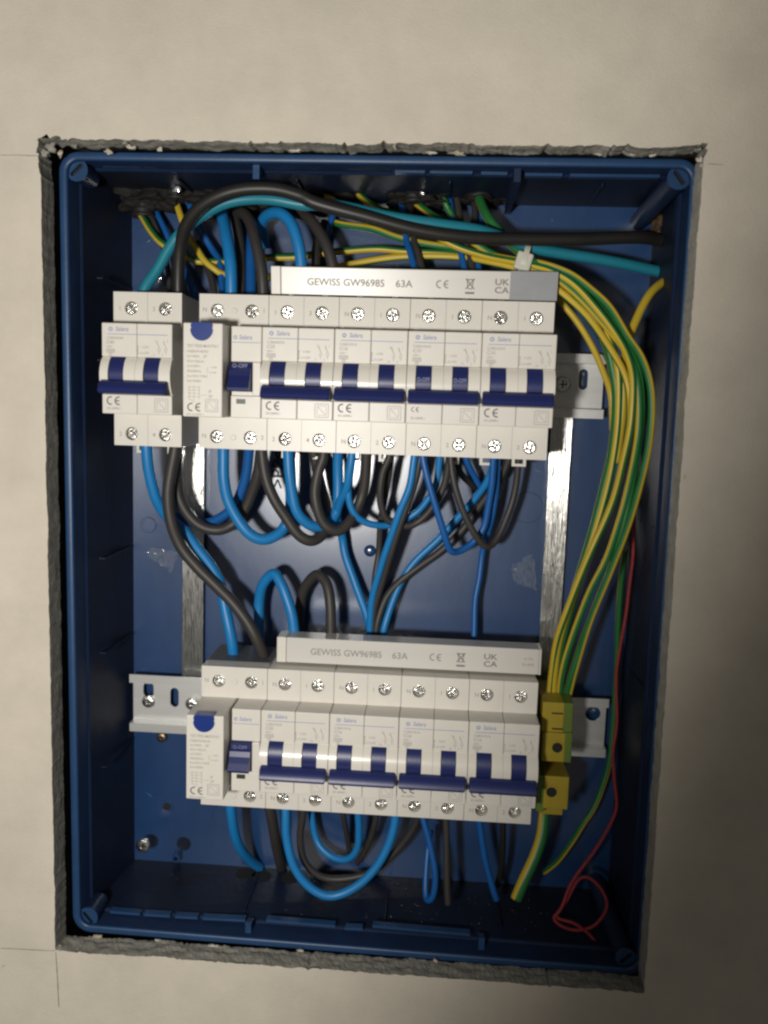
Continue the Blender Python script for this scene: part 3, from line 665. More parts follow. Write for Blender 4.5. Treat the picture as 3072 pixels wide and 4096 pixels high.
# ================================================================== cables
def catmull(P, per=7):
    out = []; n_ = len(P)
    for i in range(n_-1):
        p0, p1, p2, p3 = P[max(i-1, 0)], P[i], P[i+1], P[min(i+2, n_-1)]
        for k in range(per):
            t = k/per; out.append(.5*((2*p1)+(p2-p0)*t+(2*p0-5*p1+4*p2-p3)*t*t+(3*p1-p0-3*p2+p3)*t*t*t))
    out.append(P[-1]); return out
def tube(name, pts, r, m, label, cat='cable', group=None, stripe=None, twist=0., ns=14, wob=.25):
    P = catmull([at(*p) for p in pts]); o0 = P[0].copy()
    bm = bmesh.new(); rings = []
    Tn = (P[1]-P[0]).normalized(); N = Vector((0, -1, 0)); N = (N-Tn*N.dot(Tn)); 
    if N.length < .1: N = Vector((1, 0, 0))-Tn*Tn.x
    N.normalize(); s_ = random.random()*50; dist = 0
    for i, p in enumerate(P):
        t = (P[min(i+1, len(P)-1)]-P[max(i-1, 0)]).normalized()
        N = (N-t*N.dot(t)).normalized(); ref = Vector((0, -1, 0)); ref = ref-t*ref.dot(t)
        if ref.length > .35: ref.normalize(); N = N.lerp(ref, 1. if i == 0 else .35); N = (N-t*N.dot(t)).normalized()
        B = t.cross(N)
        if i: dist += (p-P[i-1]).length
        q = p+Vector((noise.noise(Vector((s_, dist*.04, 0))), 0, noise.noise(Vector((s_, dist*.04, 7)))))*wob-o0
        tw = math.radians(twist*dist/100)
        rings.append([bm.verts.new(q+(N*math.cos(2*math.pi*k/ns+tw)+B*math.sin(2*math.pi*k/ns+tw))*r) for k in range(ns)])
    for a, b in zip(rings, rings[1:]):
        for k in range(ns):
            f = bm.faces.new((a[k], a[(k+1) % ns], b[(k+1) % ns], b[k]))
            if stripe is not None:
                ang = (360*(k+.5)/ns-stripe) % 360; f.material_index = 1 if ang < 168 else 0
    bm.faces.new(rings[0]); bm.faces.new(rings[-1][::-1])
    o = obj(name, bm, ['yellow', 'green'] if stripe is not None else m, None, o0, smooth=True); tag(o, label, cat, group)
    return o
GA, GB, GE, GM, GD, GBT = 'cables entering upper breakers from above', 'thin wires behind the upper busbar', 'green and yellow earth wires', 'cables looping below the upper row', 'cable arches above lower busbar', 'cables hanging below the lower row'
# --- above the upper row
tube('cable', [(716, 1230, 34), (713, 1110, 31), (720, 995, 26), (746, 900, 19), (800, 828, 14), (880, 781, 11), (980, 757, 10), (1100, 757, 10), (1200, 782, 10), (1263, 812, 10), (1425, 856, 12), (1642, 915, 16), (1820, 944, 20), (2000, 956, 25), (2300, 958, 33), (2540, 950, 42), (2640, 962, 50), (2740, 985, 54)], 3.25, 'black', 'thick black cable arching across whole top of box to right wall', group=GA)
tube('cable', [(545, 1235, 34), (581, 1150, 32), (630, 1078, 29), (674, 1000, 26), (722, 935, 24), (800, 865, 24), (896, 815, 22), (1000, 797, 21), (1100, 799, 20), (1208, 818, 20), (1330, 822, 19), (1425, 838, 18), (1561, 868, 18), (1751, 898, 22), (1914, 920, 27), (2040, 960, 34), (2152, 997, 38), (2430, 1043, 46), (2596, 1078, 52), (2740, 1110, 56)], 2.9, 'teal', 'turquoise cable running behind thick black cable across top of box', group=GA)
tube('cable', [(876, 800, 60), (887, 850, 51), (902, 925, 41), (916, 1000, 35), (924, 1090, 32), (926, 1230, 33)], 3.25, 'blue', 'thick bright blue cable dropping into left pole of upper test-button breaker', group=GA)
tube('cable', [(945, 860, 62), (968, 850, 52), (998, 884, 43), (1020, 956, 36), (1038, 1031, 33), (1050, 1120, 32), (1054, 1230, 33)], 3.1, 'grey', 'thick dark grey cable dropping into right pole of upper test-button breaker', group=GA)
tube('cable', [(938, 850, 64), (955, 940, 52), (964, 1050, 47), (964, 1200, 42)], 2.7, 'grey', 'dark grey cable between two blue ones above upper test-button breaker', group=GA)
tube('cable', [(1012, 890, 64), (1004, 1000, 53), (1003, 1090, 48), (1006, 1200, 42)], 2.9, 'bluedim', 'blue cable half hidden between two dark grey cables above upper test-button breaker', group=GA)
tube('cable', [(1058, 985, 64), (1046, 905, 55), (1070, 862, 45), (1118, 852, 37), (1163, 890, 33), (1190, 960, 31), (1204, 1050, 31), (1210, 1230, 33)], 3.1, 'blue', 'bright blue cable hooking over just left of upper busbar lettering', group=GA)
tube('cable', [(1120, 850, 64), (1185, 852, 54), (1236, 876, 44), (1284, 941, 37), (1313, 1000, 34), (1333, 1080, 33), (1342, 1230, 34)], 3.0, 'grey', 'thick dark grey cable curving behind upper busbar right of the blue hook', group=GA)
tube('cable', [(1300, 890, 66), (1266, 990, 54), (1264, 1080, 48), (1268, 1190, 44)], 2.4, 'grey', 'thinner dark grey cable crossing behind the blue hook above upper busbar', group=GA)
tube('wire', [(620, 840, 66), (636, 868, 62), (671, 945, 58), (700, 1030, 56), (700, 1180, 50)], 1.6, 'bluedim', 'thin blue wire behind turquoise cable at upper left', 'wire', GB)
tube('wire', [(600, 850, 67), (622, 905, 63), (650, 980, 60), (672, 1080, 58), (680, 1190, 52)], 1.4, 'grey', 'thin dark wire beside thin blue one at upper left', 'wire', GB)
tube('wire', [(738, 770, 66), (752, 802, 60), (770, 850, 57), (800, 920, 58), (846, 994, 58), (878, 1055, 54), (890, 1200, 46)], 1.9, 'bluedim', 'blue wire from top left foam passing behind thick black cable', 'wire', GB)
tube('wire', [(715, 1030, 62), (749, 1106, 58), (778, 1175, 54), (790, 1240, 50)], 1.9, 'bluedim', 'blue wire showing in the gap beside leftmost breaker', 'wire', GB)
tube('wire', [(790, 970, 66), (830, 1070, 60), (850, 1130, 56), (862, 1210, 50)], 2.0, 'grey', 'dark wire slanting down left of thick bright blue cable', 'wire', GB)
for i, (a, b, c, d_, e) in enumerate((((1606, 800), (1611, 840), (1626, 957), (1642, 1012), (1668, 1120)), ((1783, 750), (1795, 790), (1812, 890), (1843, 1001), (1868, 1120)), ((1925, 800), (1930, 850), (1924, 930), (1912, 1040), (1925, 1130)))):
    for k, (m, lab) in enumerate((('bluedim', 'blue'), ('grey', 'dark grey'))):
        dx = 30*k if i < 2 else -30*k
        tube('wire', [(p[0]+dx, p[1], y) for p, y in zip((a, b, c, d_, e), (66, 60, 54, 50, 44))], 1.9, m, 'thin %s wire crossing under thick black cable, %s pair behind upper busbar' % (lab, ('left', 'middle', 'right')[i]), 'wire', GB)
tube('wire', [(1345, 840, 66), (1333, 862, 62), (1311, 925, 60), (1300, 1000, 60)], 1.8, 'bluedim', 'short blue wire beside dark grey curve left of upper busbar text', 'wire', GB)
# --- earth wires into the tie
TIE = (2092, 1050)
def earth(pts, r, label, stripe=90, tw=0): return tube('earth_wire', pts, r, None, label, 'earth wire', GE, stripe, tw, 14, .2)
earth([(560, 850, 66), (573, 874, 62), (611, 934, 56), (659, 982, 52), (753, 1030, 52), (803, 1046, 52), (960, 1042, 57), (1095, 1031, 57), (1180, 1028, 57), (1280, 1014, 58), (1371, 1005, 56), (1507, 996, 54), (1632, 1006, 54), (1827, 1018, 52), (1960, 1038, 46), (2085, 1068, 40), (2190, 1106, 35), (2330, 1200, 30), (2420, 1320, 25), (2462, 1430, 22), (2476, 1560, 22), (2462, 1780, 24), (2420, 1990, 27), (2352, 2210, 30), (2275, 2420, 33), (2226, 2570, 35), (2207, 2700, 37), (2200, 2840, 40)], 1.85, 'yellow earth wire from leftmost foam hole, inner left strand of bundle', 185)
earth([(698, 780, 66), (704, 803, 60), (719, 852, 55), (734, 897, 53), (764, 964, 53), (790, 1001, 52), (816, 1042, 50), (854, 1076, 50), (898, 1100, 52), (1000, 1112, 57), (1200, 1100, 57), (1393, 1060, 56), (1507, 1039, 54), (1637, 1026, 53), (1827, 1028, 51), (1960, 1048, 44), (2085, 1078, 38), (2180, 1120, 33), (2330, 1245, 27), (2435, 1385, 21), (2500, 1500, 17), (2520, 1620, 17), (2505, 1790, 19), (2460, 1970, 23), (2375, 2180, 27), (2295, 2380, 30), (2240, 2550, 33), (2217, 2700, 36), (2211, 2840, 40)], 1.85, 'yellow and green earth wire bending under first blue cable at upper left', 40)
earth([(1320, 885, 66), (1371, 898, 62), (1491, 916, 58), (1588, 950, 56), (1697, 974, 54), (1822, 993, 51), (1950, 1020, 45), (2080, 1044, 38), (2170, 1056, 33), (2278, 1095, 29), (2360, 1155, 25), (2441, 1232, 21), (2510, 1345, 17), (2566, 1430, 13), (2600, 1535, 11), (2606, 1655, 11), (2590, 1808, 13), (2550, 1979, 17), (2505, 2120, 21), (2440, 2290, 25), (2362, 2480, 29), (2300, 2680, 34), (2262, 2840, 40)], 1.85, 'outermost yellow earth wire on right side of curved bundle', 358)
earth([(1414, 745, 66), (1426, 768, 58), (1480, 816, 48), (1534, 843, 44), (1588, 858, 42), (1700, 920, 44), (1822, 985, 46), (1950, 1026, 43), (2085, 1052, 36), (2200, 1082, 30), (2300, 1140, 26), (2400, 1250, 22), (2478, 1360, 18), (2516, 1442, 14), (2532, 1533, 12), (2524, 1686, 12), (2494, 1838, 15), (2445, 2021, 20), (2350, 2235, 24), (2277, 2418, 28), (2228, 2558, 32), (2206, 2700, 36), (2192, 2840, 40)], 1.85, 'yellow earth wire from hole left of broken foam above busbar middle', 200)
earth([(1650, 790, 66), (1664, 811, 58), (1724, 856, 48), (1778, 887, 44), (1880, 960, 46), (1980, 1020, 44), (2088, 1058, 36), (2200, 1098, 31), (2310, 1180, 27), (2420, 1300, 22), (2500, 1400, 17), (2545, 1500, 14), (2556, 1620, 13), (2550, 1760, 14), (2522, 1910, 18), (2485, 2060, 21), (2425, 2235, 25), (2350, 2387, 29), (2272, 2601, 33), (2245, 2720, 36), (2236, 2840, 40)], 1.85, 'yellow earth wire from third foam hole slanting behind turquoise cable', 215)
earth([(1748, 745, 66), (1756, 768, 60), (1778, 805, 55), (1795, 840, 55), (1850, 930, 54), (1930, 1000, 50), (2085, 1048, 42), (2190, 1072, 34), (2320, 1150, 30), (2430, 1265, 25), (2505, 1380, 20), (2550, 1470, 16), (2566, 1580, 15), (2562, 1716, 16), (2534, 1899, 19), (2497, 2082, 22), (2446, 2265, 26), (2372, 2448, 30), (2292, 2680, 34), (2250, 2840, 40)], 1.85, 'earth wire showing mainly green inside right of curved bundle', 262)
earth([(1908, 760, 64), (1918, 790, 56), (1946, 860, 46), (1990, 920, 42), (2060, 990, 40), (2132, 1050, 35), (2205, 1092, 32), (2280, 1150, 29), (2370, 1260, 27), (2420, 1360, 25), (2450, 1472, 24), (2466, 1594, 24), (2452, 1790, 26), (2408, 1985, 29), (2350, 2200, 31), (2290, 2400, 34), (2245, 2570, 36), (2226, 2700, 38), (2222, 2840, 41)], 2.5, 'thick mostly green earth wire left edge of curved bundle', 276)
earth([(1275, 755, 66), (1284, 773, 60), (1333, 802, 50), (1390, 842, 46), (1480, 890, 50)], 1.7, 'short yellow earth wire end left of main foam gap', 96)
earth([(2100, 1085, 46), (2170, 1130, 44), (2229, 1191, 42), (2305, 1283, 40), (2370, 1386, 37), (2417, 1496, 33), (2445, 1590, 30), (2450, 1720, 31)], 1.7, 'lone thin yellow earth wire passing in front of bare upper rail', 96)
earth([(2730, 1090, 52), (2662, 1122, 44), (2600, 1176, 36), (2545, 1280, 30), (2508, 1380, 26), (2496, 1500, 24), (2490, 1650, 24), (2465, 1850, 26)], 2.2, 'yellow earth wire coming from right wall to join the bundle', 110)
tube('earth_wire', [(2500, 2200, 52), (2478, 2400, 58), (2462, 2750, 62), (2441, 3023, 60), (2405, 3158, 58), (2370, 3240, 56), (2335, 3290, 55), (2282, 3376, 55), (2229, 3446, 58), (2175, 3490, 64)], 1.7, None, 'thin dull earth wire slanting away behind lower right corner', 'earth wire', GE, 250, 60)
tube('earth_wire', [(2180, 3200, 40), (2177, 3262, 36), (2168, 3340, 32), (2140, 3424, 28), (2100, 3511, 24), (2064, 3596, 22)], 3.2, None, 'thick green and yellow earth cable stub hanging below earth terminal', 'earth wire', GE, 205, 0)
# tie
c = at(2092, 1050, 34); Tt = empty('cable_tie', c); tag(Tt, 'translucent nylon cable tie round earth wire bundle', 'cable tie')
bm = bmesh.new(); box(bm, -4.2, 4.2, -5, -.8, -4.6, 4.6, 1.0); o = obj('tie_head', bm, 'tie', Tt); o.rotation_euler = (0, math.radians(15), 0)
bm = bmesh.new(); n_ = 24; ri = [[bm.verts.new((dx, .5+6.2*math.cos(2*math.pi*i/n_)*.95, 8.5*math.sin(2*math.pi*i/n_)+1)) for i in range(n_)] for dx in (-1.4, 1.4)]
for i in range(n_): bm.faces.new((ri[0][i], ri[0][(i+1) % n_], ri[1][(i+1) % n_], ri[1][i]))
o = obj('tie_strap', bm, 'tie', Tt, smooth=True); o.rotation_euler = (0, math.radians(15), 0)
# --- between the rows
tube('cable', [(584, 1740, 34), (587, 1790, 34), (597, 1886, 36), (625, 1994, 40), (672, 2070, 46), (738, 2126, 48), (790, 2195, 46), (848, 2271, 44), (882, 2340, 42), (900, 2428, 40), (917, 2510, 38), (930, 2585, 38), (936, 2640, 40)], 3.1, 'blue', 'thick bright blue cable from leftmost breaker down to lower test-button breaker', group=GM)
tube('cable', [(706, 1740, 34), (700, 1800, 33), (683, 1890, 33), (673, 1980, 33), (684, 2086, 34), (722, 2184, 36), (786, 2265, 37), (862, 2340, 37), (927, 2405, 36), (987, 2484, 35), (1026, 2555, 35), (1056, 2625, 38)], 3.3, 'grey', 'thick dark grey cable from leftmost breaker diagonally to lower test-button breaker', group=GM)
tube('cable', [(712, 1740, 38), (706, 1820, 40), (706, 1915, 42), (718, 1994, 43), (755, 2062, 44), (808, 2106, 45), (873, 2120, 46), (927, 2100, 48), (971, 2050, 48), (1005, 1975, 46), (1034, 1886, 42), (1047, 1760, 38)], 3.0, 'grey', 'dark grey cable looping from leftmost breaker to upper test-button breaker', group=GM)
tube('cable', [(894, 1740, 34), (893, 1815, 33), (895, 1913, 33), (911, 1994, 34), (944, 2065, 35), (992, 2130, 36), (1047, 2157, 38), (1101, 2144, 41), (1140, 2105, 44), (1160, 2040, 44), (1163, 1960, 42), (1155, 1760, 38)], 3.1, 'blue', 'thick bright blue cable in lowest loop left of recycling mark', group=GM)
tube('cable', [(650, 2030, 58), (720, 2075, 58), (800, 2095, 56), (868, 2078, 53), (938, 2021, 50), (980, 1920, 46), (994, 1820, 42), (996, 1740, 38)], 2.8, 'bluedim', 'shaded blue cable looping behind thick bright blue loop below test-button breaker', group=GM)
tube('cable', [(1047, 1740, 33), (1048, 1815, 32), (1064, 1913, 32), (1097, 1994, 32), (1139, 2062, 33), (1190, 2136, 34), (1238, 2163, 36), (1278, 2150, 40), (1303, 2110, 44), (1305, 2030, 47), (1280, 1930, 46), (1240, 1740, 40)], 3.0, 'grey', 'dark grey cable in lowest loop below upper busbar lettering', group=GM)
tube('cable', [(1152, 1740, 33), (1154, 1816, 32), (1158, 1888, 32), (1169, 1968, 33), (1185, 2040, 34), (1219, 2087, 36), (1263, 2108, 39), (1310, 2095, 43), (1345, 2050, 46), (1353, 1960, 47), (1352, 1870, 46), (1352, 1740, 42)], 2.9, 'blue', 'bright blue cable loop under third upper breaker, hooking behind dark grey loop', group=GM)
tube('cable', [(1298, 1740, 32), (1294, 1823, 31), (1275, 1881, 31), (1260, 1961, 31), (1267, 2026, 31), (1288, 2084, 32), (1317, 2114, 33), (1353, 2122, 35), (1389, 2097, 38), (1418, 2055, 42), (1447, 1990, 44), (1462, 1907, 42), (1467, 1740, 37)], 2.9, 'grey', 'dark grey loop between third and fourth upper breakers, nearest the viewer', group=GM)
tube('cable', [(1412, 1740, 33), (1407, 1820, 33), (1398, 1888, 34), (1386, 1955, 37), (1362, 2006, 42), (1348, 2060, 48), (1358, 2110, 56), (1369, 2150, 60), (1382, 2227, 60), (1420, 2333, 58), (1465, 2456, 56), (1485, 2540, 56)], 2.4, 'blue', 'blue cable from fourth upper breaker slanting down to lower cable junction', group=GM)
tube('wire', [(1414, 1740, 37), (1398, 1870, 38), (1393, 1961, 38), (1399, 2015, 39), (1418, 2055, 40), (1451, 2084, 42), (1498, 2100, 44), (1565, 2100, 47), (1651, 2060, 48), (1704, 2006, 47), (1748, 1922, 45), (1764, 1740, 40)], 1.9, 'blue', 'thin blue wire in wide shallow loop from fourth to fifth upper breaker', 'wire', GM)
tube('wire', [(1563, 1740, 36), (1558, 1823, 36), (1532, 1888, 37), (1521, 1961, 38), (1525, 2026, 40), (1552, 2080, 42), (1624, 2104, 44), (1677, 2084, 45), (1730, 2028, 44), (1781, 1929, 42), (1805, 1740, 37)], 2.0, 'grey', 'thin dark grey wire in wide shallow loop from fourth to fifth upper breaker', 'wire', GM)
tube('wire', [(1572, 1740, 42), (1560, 1870, 46), (1540, 1990, 50), (1522, 2090, 56), (1514, 2214, 60), (1499, 2330, 58), (1492, 2540, 56)], 1.8, 'grey', 'thin dark grey wire hanging straight beside blue rivet', 'wire', GM)
tube('wire', [(1668, 1740, 34), (1657, 1836, 33), (1638, 1949, 34), (1598, 2048, 36), (1558, 2161, 40), (1520, 2280, 45), (1488, 2400, 50), (1478, 2540, 54)], 2.0, 'blue', 'thin blue wire in straight diagonal from fifth upper breaker to lower junction', 'wire', GM)
tube('wire', [(1690, 1740, 36), (1677, 1849, 36), (1657, 1936, 37), (1611, 2068, 39), (1567, 2201, 43), (1533, 2313, 48), (1500, 2430, 52), (1488, 2540, 55)], 2.0, 'grey', 'thin dark grey wire alongside straight blue diagonal below fifth upper breaker', 'wire', GM)
tube('wire', [(1985, 1740, 42), (1964, 1890, 48), (1903, 1989, 54), (1823, 2081, 58), (1750, 2161, 60), (1664, 2241, 60), (1612, 2313, 59), (1578, 2385, 57), (1540, 2500, 54), (1530, 2560, 54)], 2.1, 'blue', 'blue wire in long diagonal from rightmost upper breaker to lower junction', 'wire', GM)
tube('wire', [(2060, 1760, 46), (2010, 1900, 52), (1925, 2015, 57), (1850, 2118, 60), (1763, 2205, 60), (1677, 2267, 59), (1598, 2327, 58), (1545, 2390, 56), (1512, 2480, 54), (1500, 2560, 54)], 2.1, 'grey', 'dark grey wire in long diagonal below rightmost upper breaker', 'wire', GM)
tube('wire', [(1686, 1740, 31), (1692, 1830, 30), (1711, 1916, 30), (1744, 2028, 31), (1776, 2134, 33), (1800, 2200, 36), (1835, 2206, 40), (1889, 2172, 43), (1935, 2110, 43), (1955, 2015, 41), (1969, 1916, 38), (1977, 1740, 34)], 1.9, 'bluedim', 'thin blue wire in pointed loop from fifth to rightmost upper breaker', 'wire', GM)
tube('wire', [(1798, 1740, 33), (1804, 1843, 32), (1818, 1936, 32), (1851, 2042, 33), (1896, 2132, 35), (1938, 2182, 38), (1975, 2172, 42), (2020, 2090, 45), (2060, 1960, 45), (2080, 1760, 40)], 1.9, 'grey', 'thin dark grey wire in pointed loop to right pole of rightmost upper breaker', 'wire', GM)
tube('wire', [(1990, 1740, 40), (1988, 1900, 44), (1972, 2050, 48), (1948, 2140, 54), (1930, 2207, 58), (1917, 2313, 58), (1900, 2413, 57), (1895, 2560, 55)], 1.8, 'bluedim', 'lone thin blue wire hanging down to lower busbar right half', 'wire', GM)
tube('wire', [(1856, 1740, 48), (1866, 1840, 50), (1903, 1915, 55), (1945, 2000, 60)], 1.8, 'bluedim', 'short blue wire behind pointed loop of rightmost upper breaker', 'wire', GM)
tube('wire', [(1818, 1760, 46), (1838, 1882, 50), (1889, 1940, 55), (1930, 1975, 60)], 1.8, 'black', 'short black wire behind pointed loop of rightmost upper breaker', 'wire', GM)
# arches above the lower busbar
tube('cable', [(1034, 2640, 52), (1036, 2526, 54), (1037, 2410, 54), (1052, 2338, 50), (1094, 2296, 46), (1125, 2336, 43), (1150, 2401, 41), (1170, 2475, 40), (1185, 2600, 40)], 3.0, 'blue', 'bright blue cable arch above left end of lower busbar', group=GD)
tube('cable', [(1190, 2640, 58), (1198, 2450, 60), (1214, 2362, 56), (1262, 2300, 50), (1298, 2320, 46), (1316, 2370, 43), (1323, 2455, 41), (1324, 2600, 40)], 3.0, 'grey', 'dark grey cable arch above lower busbar lettering', group=GD)
# below the lower row
tube('cable', [(918, 3180, 36), (925, 3245, 37), (938, 3330, 42), (962, 3395, 50), (1005, 3445, 62), (1040, 3470, 70)], 2.9, 'blue', 'bright blue cable curving away below lower test-button breaker', group=GBT)
tube('cable', [(1068, 3180, 36), (1082, 3245, 38), (1099, 3343, 46), (1114, 3427, 58), (1125, 3470, 68)], 3.1, 'grey', 'thick dark grey cable hanging below lower test-button breaker', group=GBT)
tube('cable', [(1142, 3180, 36), (1143, 3260, 34), (1147, 3357, 33), (1173, 3459, 32), (1227, 3537, 32), (1298, 3580, 32), (1365, 3575, 33), (1440, 3535, 34), (1501, 3472, 35), (1549, 3388, 36), (1578, 3294, 37), (1586, 3200, 38)], 2.5, 'blue', 'large blue cable loop hanging lowest below lower row', group=GBT)
tube('cable', [(1222, 3200, 40), (1210, 3268, 42), (1201, 3357, 44), (1220, 3445, 46), (1274, 3500, 47), (1353, 3516, 48), (1470, 3493, 49), (1564, 3424, 49), (1645, 3325, 47), (1690, 3220, 42)], 2.1, 'grey', 'dark grey cable loop behind the large blue hanging loop', group=GBT)
tube('wire', [(1240, 3220, 56), (1258, 3333, 56), (1284, 3390, 54), (1337, 3430, 51), (1392, 3434, 48), (1428, 3394, 45), (1435, 3317, 42), (1428, 3200, 38)], 2.0, 'blue', 'small blue wire loop inside the large hanging loop', 'wire', GBT)
tube('wire', [(1368, 3210, 44), (1376, 3280, 50), (1392, 3360, 60), (1400, 3410, 66)], 1.7, 'grey', 'short dark grey wire inside small blue hanging loop', 'wire', GBT)
tube('wire', [(1512, 3210, 44), (1500, 3290, 48), (1472, 3385, 55), (1430, 3450, 62)], 1.8, 'grey', 'short dark grey wire crossing right side of large hanging loop', 'wire', GBT)
tube('wire', [(1684, 3210, 36), (1692, 3275, 34), (1720, 3380, 32), (1741, 3490, 30), (1734, 3575, 30), (1712, 3600, 32), (1702, 3560, 36), (1708, 3430, 44), (1722, 3320, 50)], 1.8, 'bluedim', 'narrow blue wire loop hanging below third breaker from right in lower row', 'wire', GBT)
tube('wire', [(1778, 3210, 36), (1784, 3290, 36), (1786, 3435, 34), (1788, 3550, 32), (1792, 3618, 31)], 2.0, 'grey', 'straight dark grey wire end hanging beside narrow blue loop', 'wire', GBT)
tube('wire', [(1908, 3210, 38), (1918, 3296, 38), (1941, 3435, 38), (1972, 3556, 37), (1986, 3598, 37)], 1.9, 'bluedim', 'straight thin blue wire end hanging below rightmost lower breaker', 'wire', GBT)
tube('wire', [(2010, 3230, 40), (2012, 3340, 42), (2006, 3460, 46), (1990, 3540, 50)], 1.8, 'black', 'short black wire hanging below rightmost lower breaker', 'wire', GBT)
# red twine
tw_pts = [(2545, 1950, 50), (2536, 2082, 50), (2521, 2326, 50), (2490, 2540, 50), (2466, 2692, 50), (2464, 2894, 46), (2452, 3011, 44), (2458, 3129, 44), (2464, 3230, 43), (2429, 3317, 42), (2376, 3405, 40), (2323, 3476, 38), (2282, 3540, 35), (2247, 3629, 31), (2217, 3672, 29), (2253, 3706, 28), (2317, 3719, 28), (2382, 3693, 29), (2427, 3623, 32), (2405, 3552, 36), (2353, 3505, 38), (2310, 3520, 38), (2268, 3600, 35), (2228, 3668, 31), (2294, 3693, 28), (2347, 3728, 27), (2382, 3764, 26), (2405, 3783, 26)]
tube('twine', tw_pts, .95, 'red', 'thin red twine dangling in a loop at lower right corner', 'twine', None, ns=8, wob=.8)

# ================================================================== foam plugs round the cable entries
def lump(u0, u1, v0, v1, y0, y1, seed, m, label, group='dark foam plugs round the cable entries'):
    a, b = at(u0, v0, (y0+y1)/2), at(u1, v1, (y0+y1)/2); c = (a+b)/2; bm = bmesh.new()
    bmesh.ops.create_icosphere(bm, subdivisions=5, radius=1)
    hx, hy, hz = abs(b.x-a.x)/2, (y1-y0)/2, abs(a.z-b.z)/2
    for v in bm.verts:
        d_ = v.co.copy(); k = 1+.42*noise.noise(d_*2.2+Vector((seed, 0, 0)))+.2*noise.noise(d_*6+Vector((seed, 3, 0)))+.03*noise.noise(d_*15+Vector((seed, 7, 0)))
        q = Vector((math.copysign(abs(d_.x)**.7, d_.x), math.copysign(abs(d_.y)**.7, d_.y), math.copysign(abs(d_.z)**.7, d_.z)))*k
        v.co = Vector((q.x*hx, q.y*hy, q.z*hz))
    o = obj('foam_plug', bm, m, None, c, smooth=True); tag(o, label, 'foam', group); return o
lump(480, 735, 690, 850, 50, 73, 1, 'foam', 'dark crusty foam plug in upper left corner, wires poking out')
lump(700, 1130, 690, 850, 52, 73, 5, 'foam', 'dark foam plug behind top of thick black cable arch')
lump(1120, 1470, 700, 835, 53, 73, 9, 'foam', 'dark foam plug right of the first top rib')
lump(1565, 1800, 725, 838, 50, 73, 13, 'foam', 'broken dark foam plug hanging above busbar middle')
lump(1780, 2020, 725, 815, 54, 73, 17, 'foam', 'dark foam plug with green earth wire coming through')
lump(2620, 2720, 830, 960, 52, 71, 21, 'brownfoam', 'brown foam plug in right wall beside black cable exit')
lump(2640, 2720, 1010, 1075, 50, 70, 27, 'foam', 'dark foam plug below black cable exit on right wall')
for u, v, y, r, where in ((574, 866, 60, 6.5, 'at far upper left with yellow wire'), (706, 800, 57, 6.5, 'in upper left foam, right of the first'), (1284, 778, 57, 6, 'left of first yellow wire above busbar'), (1424, 772, 56, 6, 'around yellow wire left of broken foam'), (1656, 812, 55, 6, 'under broken foam with slanting yellow wire'), (1770, 778, 56, 6.5, 'with yellow and blue wires above busbar'), (1915, 792, 54, 7.5, 'with the thick green earth wire')):
    c = at(u, v, y); bm = bmesh.new(); n_ = 20; zt = IZ1+4-c.z; ri = []
    prof = [(r-1.1, zt), (r-1.1, 0.), (r-.4, -.4), (r, .1)]
    z_ = 1.2
    while z_ < zt-.5: prof += [(r, z_), (r-.7, z_+.5), (r-.7, z_+1.3), (r, z_+1.8)]; z_ += 2.6
    prof.append((r, zt))
    for q, h in prof: ri.append([bm.verts.new((q*math.cos(2*math.pi*i/n_), q*math.sin(2*math.pi*i/n_), h+.9*noise.noise(Vector((math.cos(2*math.pi*i/n_)*1.5, math.sin(2*math.pi*i/n_)*1.5, u))))) for i in range(n_)])
    for a, b in zip(ri, ri[1:]):
        for i in range(n_): bm.faces.new((a[i], a[(i+1) % n_], b[(i+1) % n_], b[i]))
    tag(obj('conduit_end', bm, 'conduit', None, c, smooth=True), 'black corrugated conduit mouth '+where, 'conduit', 'black conduit mouths along the top')
def crumb(u, v, y, sz, m, label, name='crumb', cat='debris', asp=1.):
    c = at(u, v, y); bm = bmesh.new(); bmesh.ops.create_icosphere(bm, subdivisions=2, radius=1)
    for vt in bm.verts: k = 1+.5*noise.noise(vt.co*2.5+Vector((u, v, 0))); vt.co = Vector((vt.co.x*sz*k, vt.co.y*sz*.4*k, vt.co.z*sz*k*asp))
    return tag(obj(name, bm, m, None, c), label, cat)
crumb(700, 758, 43, 3.0, 'glint', 'bright crumpled foil bit stuck in upper left foam', 'foil_bit', 'foil', .8)
crumb(638, 1112, 66, 1.8, 'glint', 'bright foil bit on back panel left of turquoise cable', 'foil_bit', 'foil', 1.6)
crumb(1690, 775, 46, 1.6, 'glint', 'tiny bright foil bit on foam above busbar middle', 'foil_bit', 'foil', .9)
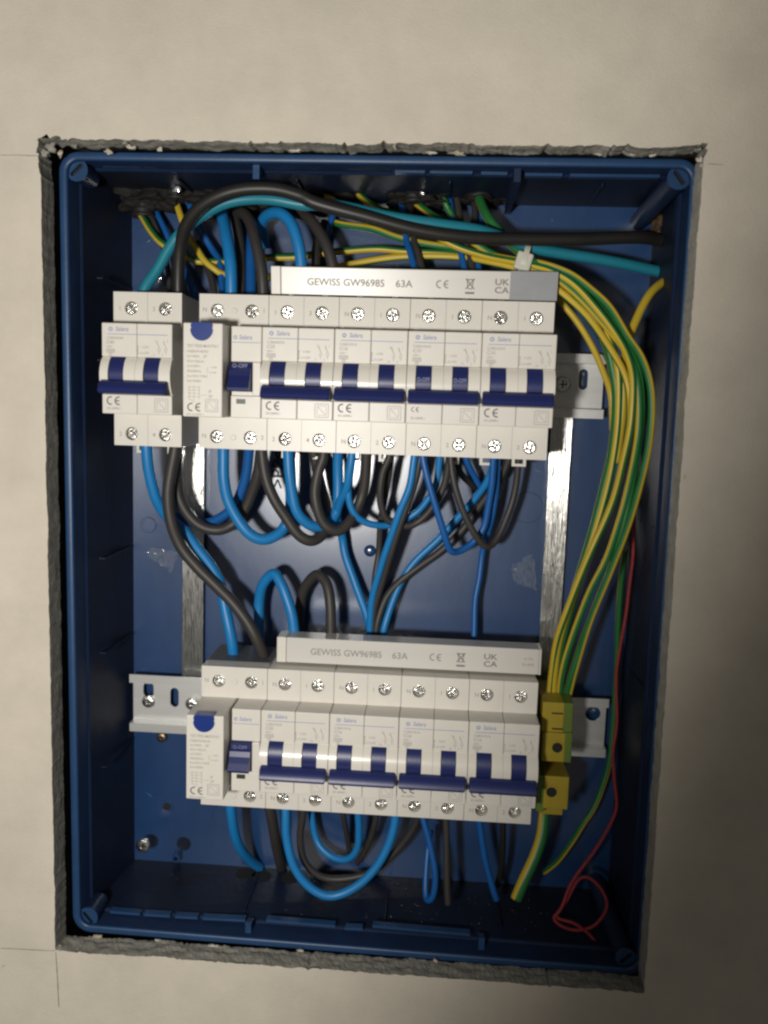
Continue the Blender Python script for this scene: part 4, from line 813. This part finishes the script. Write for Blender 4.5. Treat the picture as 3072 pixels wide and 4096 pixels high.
# clear tape scraps
def scrap(u, v, wd, ht, ang, seed, label):
    c = at(u, v, 70.2); bm = bmesh.new(); nx, nz = 14, 10; g = []
    for i in range(nx+1):
        for j in range(nz+1):
            x, z = (i/nx-.5)*wd, (j/nz-.5)*ht*(.45+.55*i/nx); x += 2.2*noise.noise(Vector((z*.5, seed, 2))); z += 2.2*noise.noise(Vector((x*.45, seed, 8)))
            y = -2.6*abs(noise.noise(Vector((x*.35, z*.35, seed))))-2.4*abs(noise.noise(Vector((x*.9, z*1.5, seed+4))))
            ca, sa = math.cos(ang), math.sin(ang); g.append(bm.verts.new((ca*x-sa*z, y, sa*x+ca*z)))
    for i in range(nx):
        for j in range(nz): bm.faces.new((g[i*(nz+1)+j], g[(i+1)*(nz+1)+j], g[(i+1)*(nz+1)+j+1], g[i*(nz+1)+j+1]))
    bm.normal_update()
    o = obj('tape_scrap', bm, 'tape', None, c); tag(o, label, 'tape', 'clear tape scraps on the back panel')
scrap(650, 2225, 17, 13, -.35, 2, 'crumpled clear tape scrap left of the left zinc strip')
scrap(890, 2275, 12, 22, .5, 6, 'crumpled clear tape scrap right of the left zinc strip')
scrap(2095, 2290, 13, 22, .15, 11, 'crumpled clear tape scrap beside the right zinc strip')

# plaster crumbs on the box floor, the rims and the back panel foot
bm = bmesh.new()
for i in range(170):
    t = random.random()
    if t < .7: p = Vector((random.uniform(IX0+6, IX1-30), random.uniform(24, 69), 0)); f_ = (p.y-19.6)/(71.5-19.6); p.z = (RC[3][1]+4.6)*(1-f_)+IZ0*f_+.15
    else: p = Vector((random.uniform(IX0+4, 250), D-.15, random.choice((random.uniform(-322, -260), random.uniform(-150, -80), random.uniform(45, 74)))))
    sz = random.uniform(.1, .36)*(1.8 if random.random() < .06 else 1)
    mtx = Matrix.Translation(p) @ Matrix.Rotation(random.random()*6, 4, 'Y') @ Matrix.Diagonal((sz, sz*.6, sz*random.uniform(.5, 1), 1))
    bmesh.ops.create_icosphere(bm, subdivisions=1, radius=1, matrix=mtx)
tag(obj('plaster_crumbs', bm, 'crumb'), 'pale plaster crumbs scattered on box floor and back panel', 'crumbs', kind='stuff')
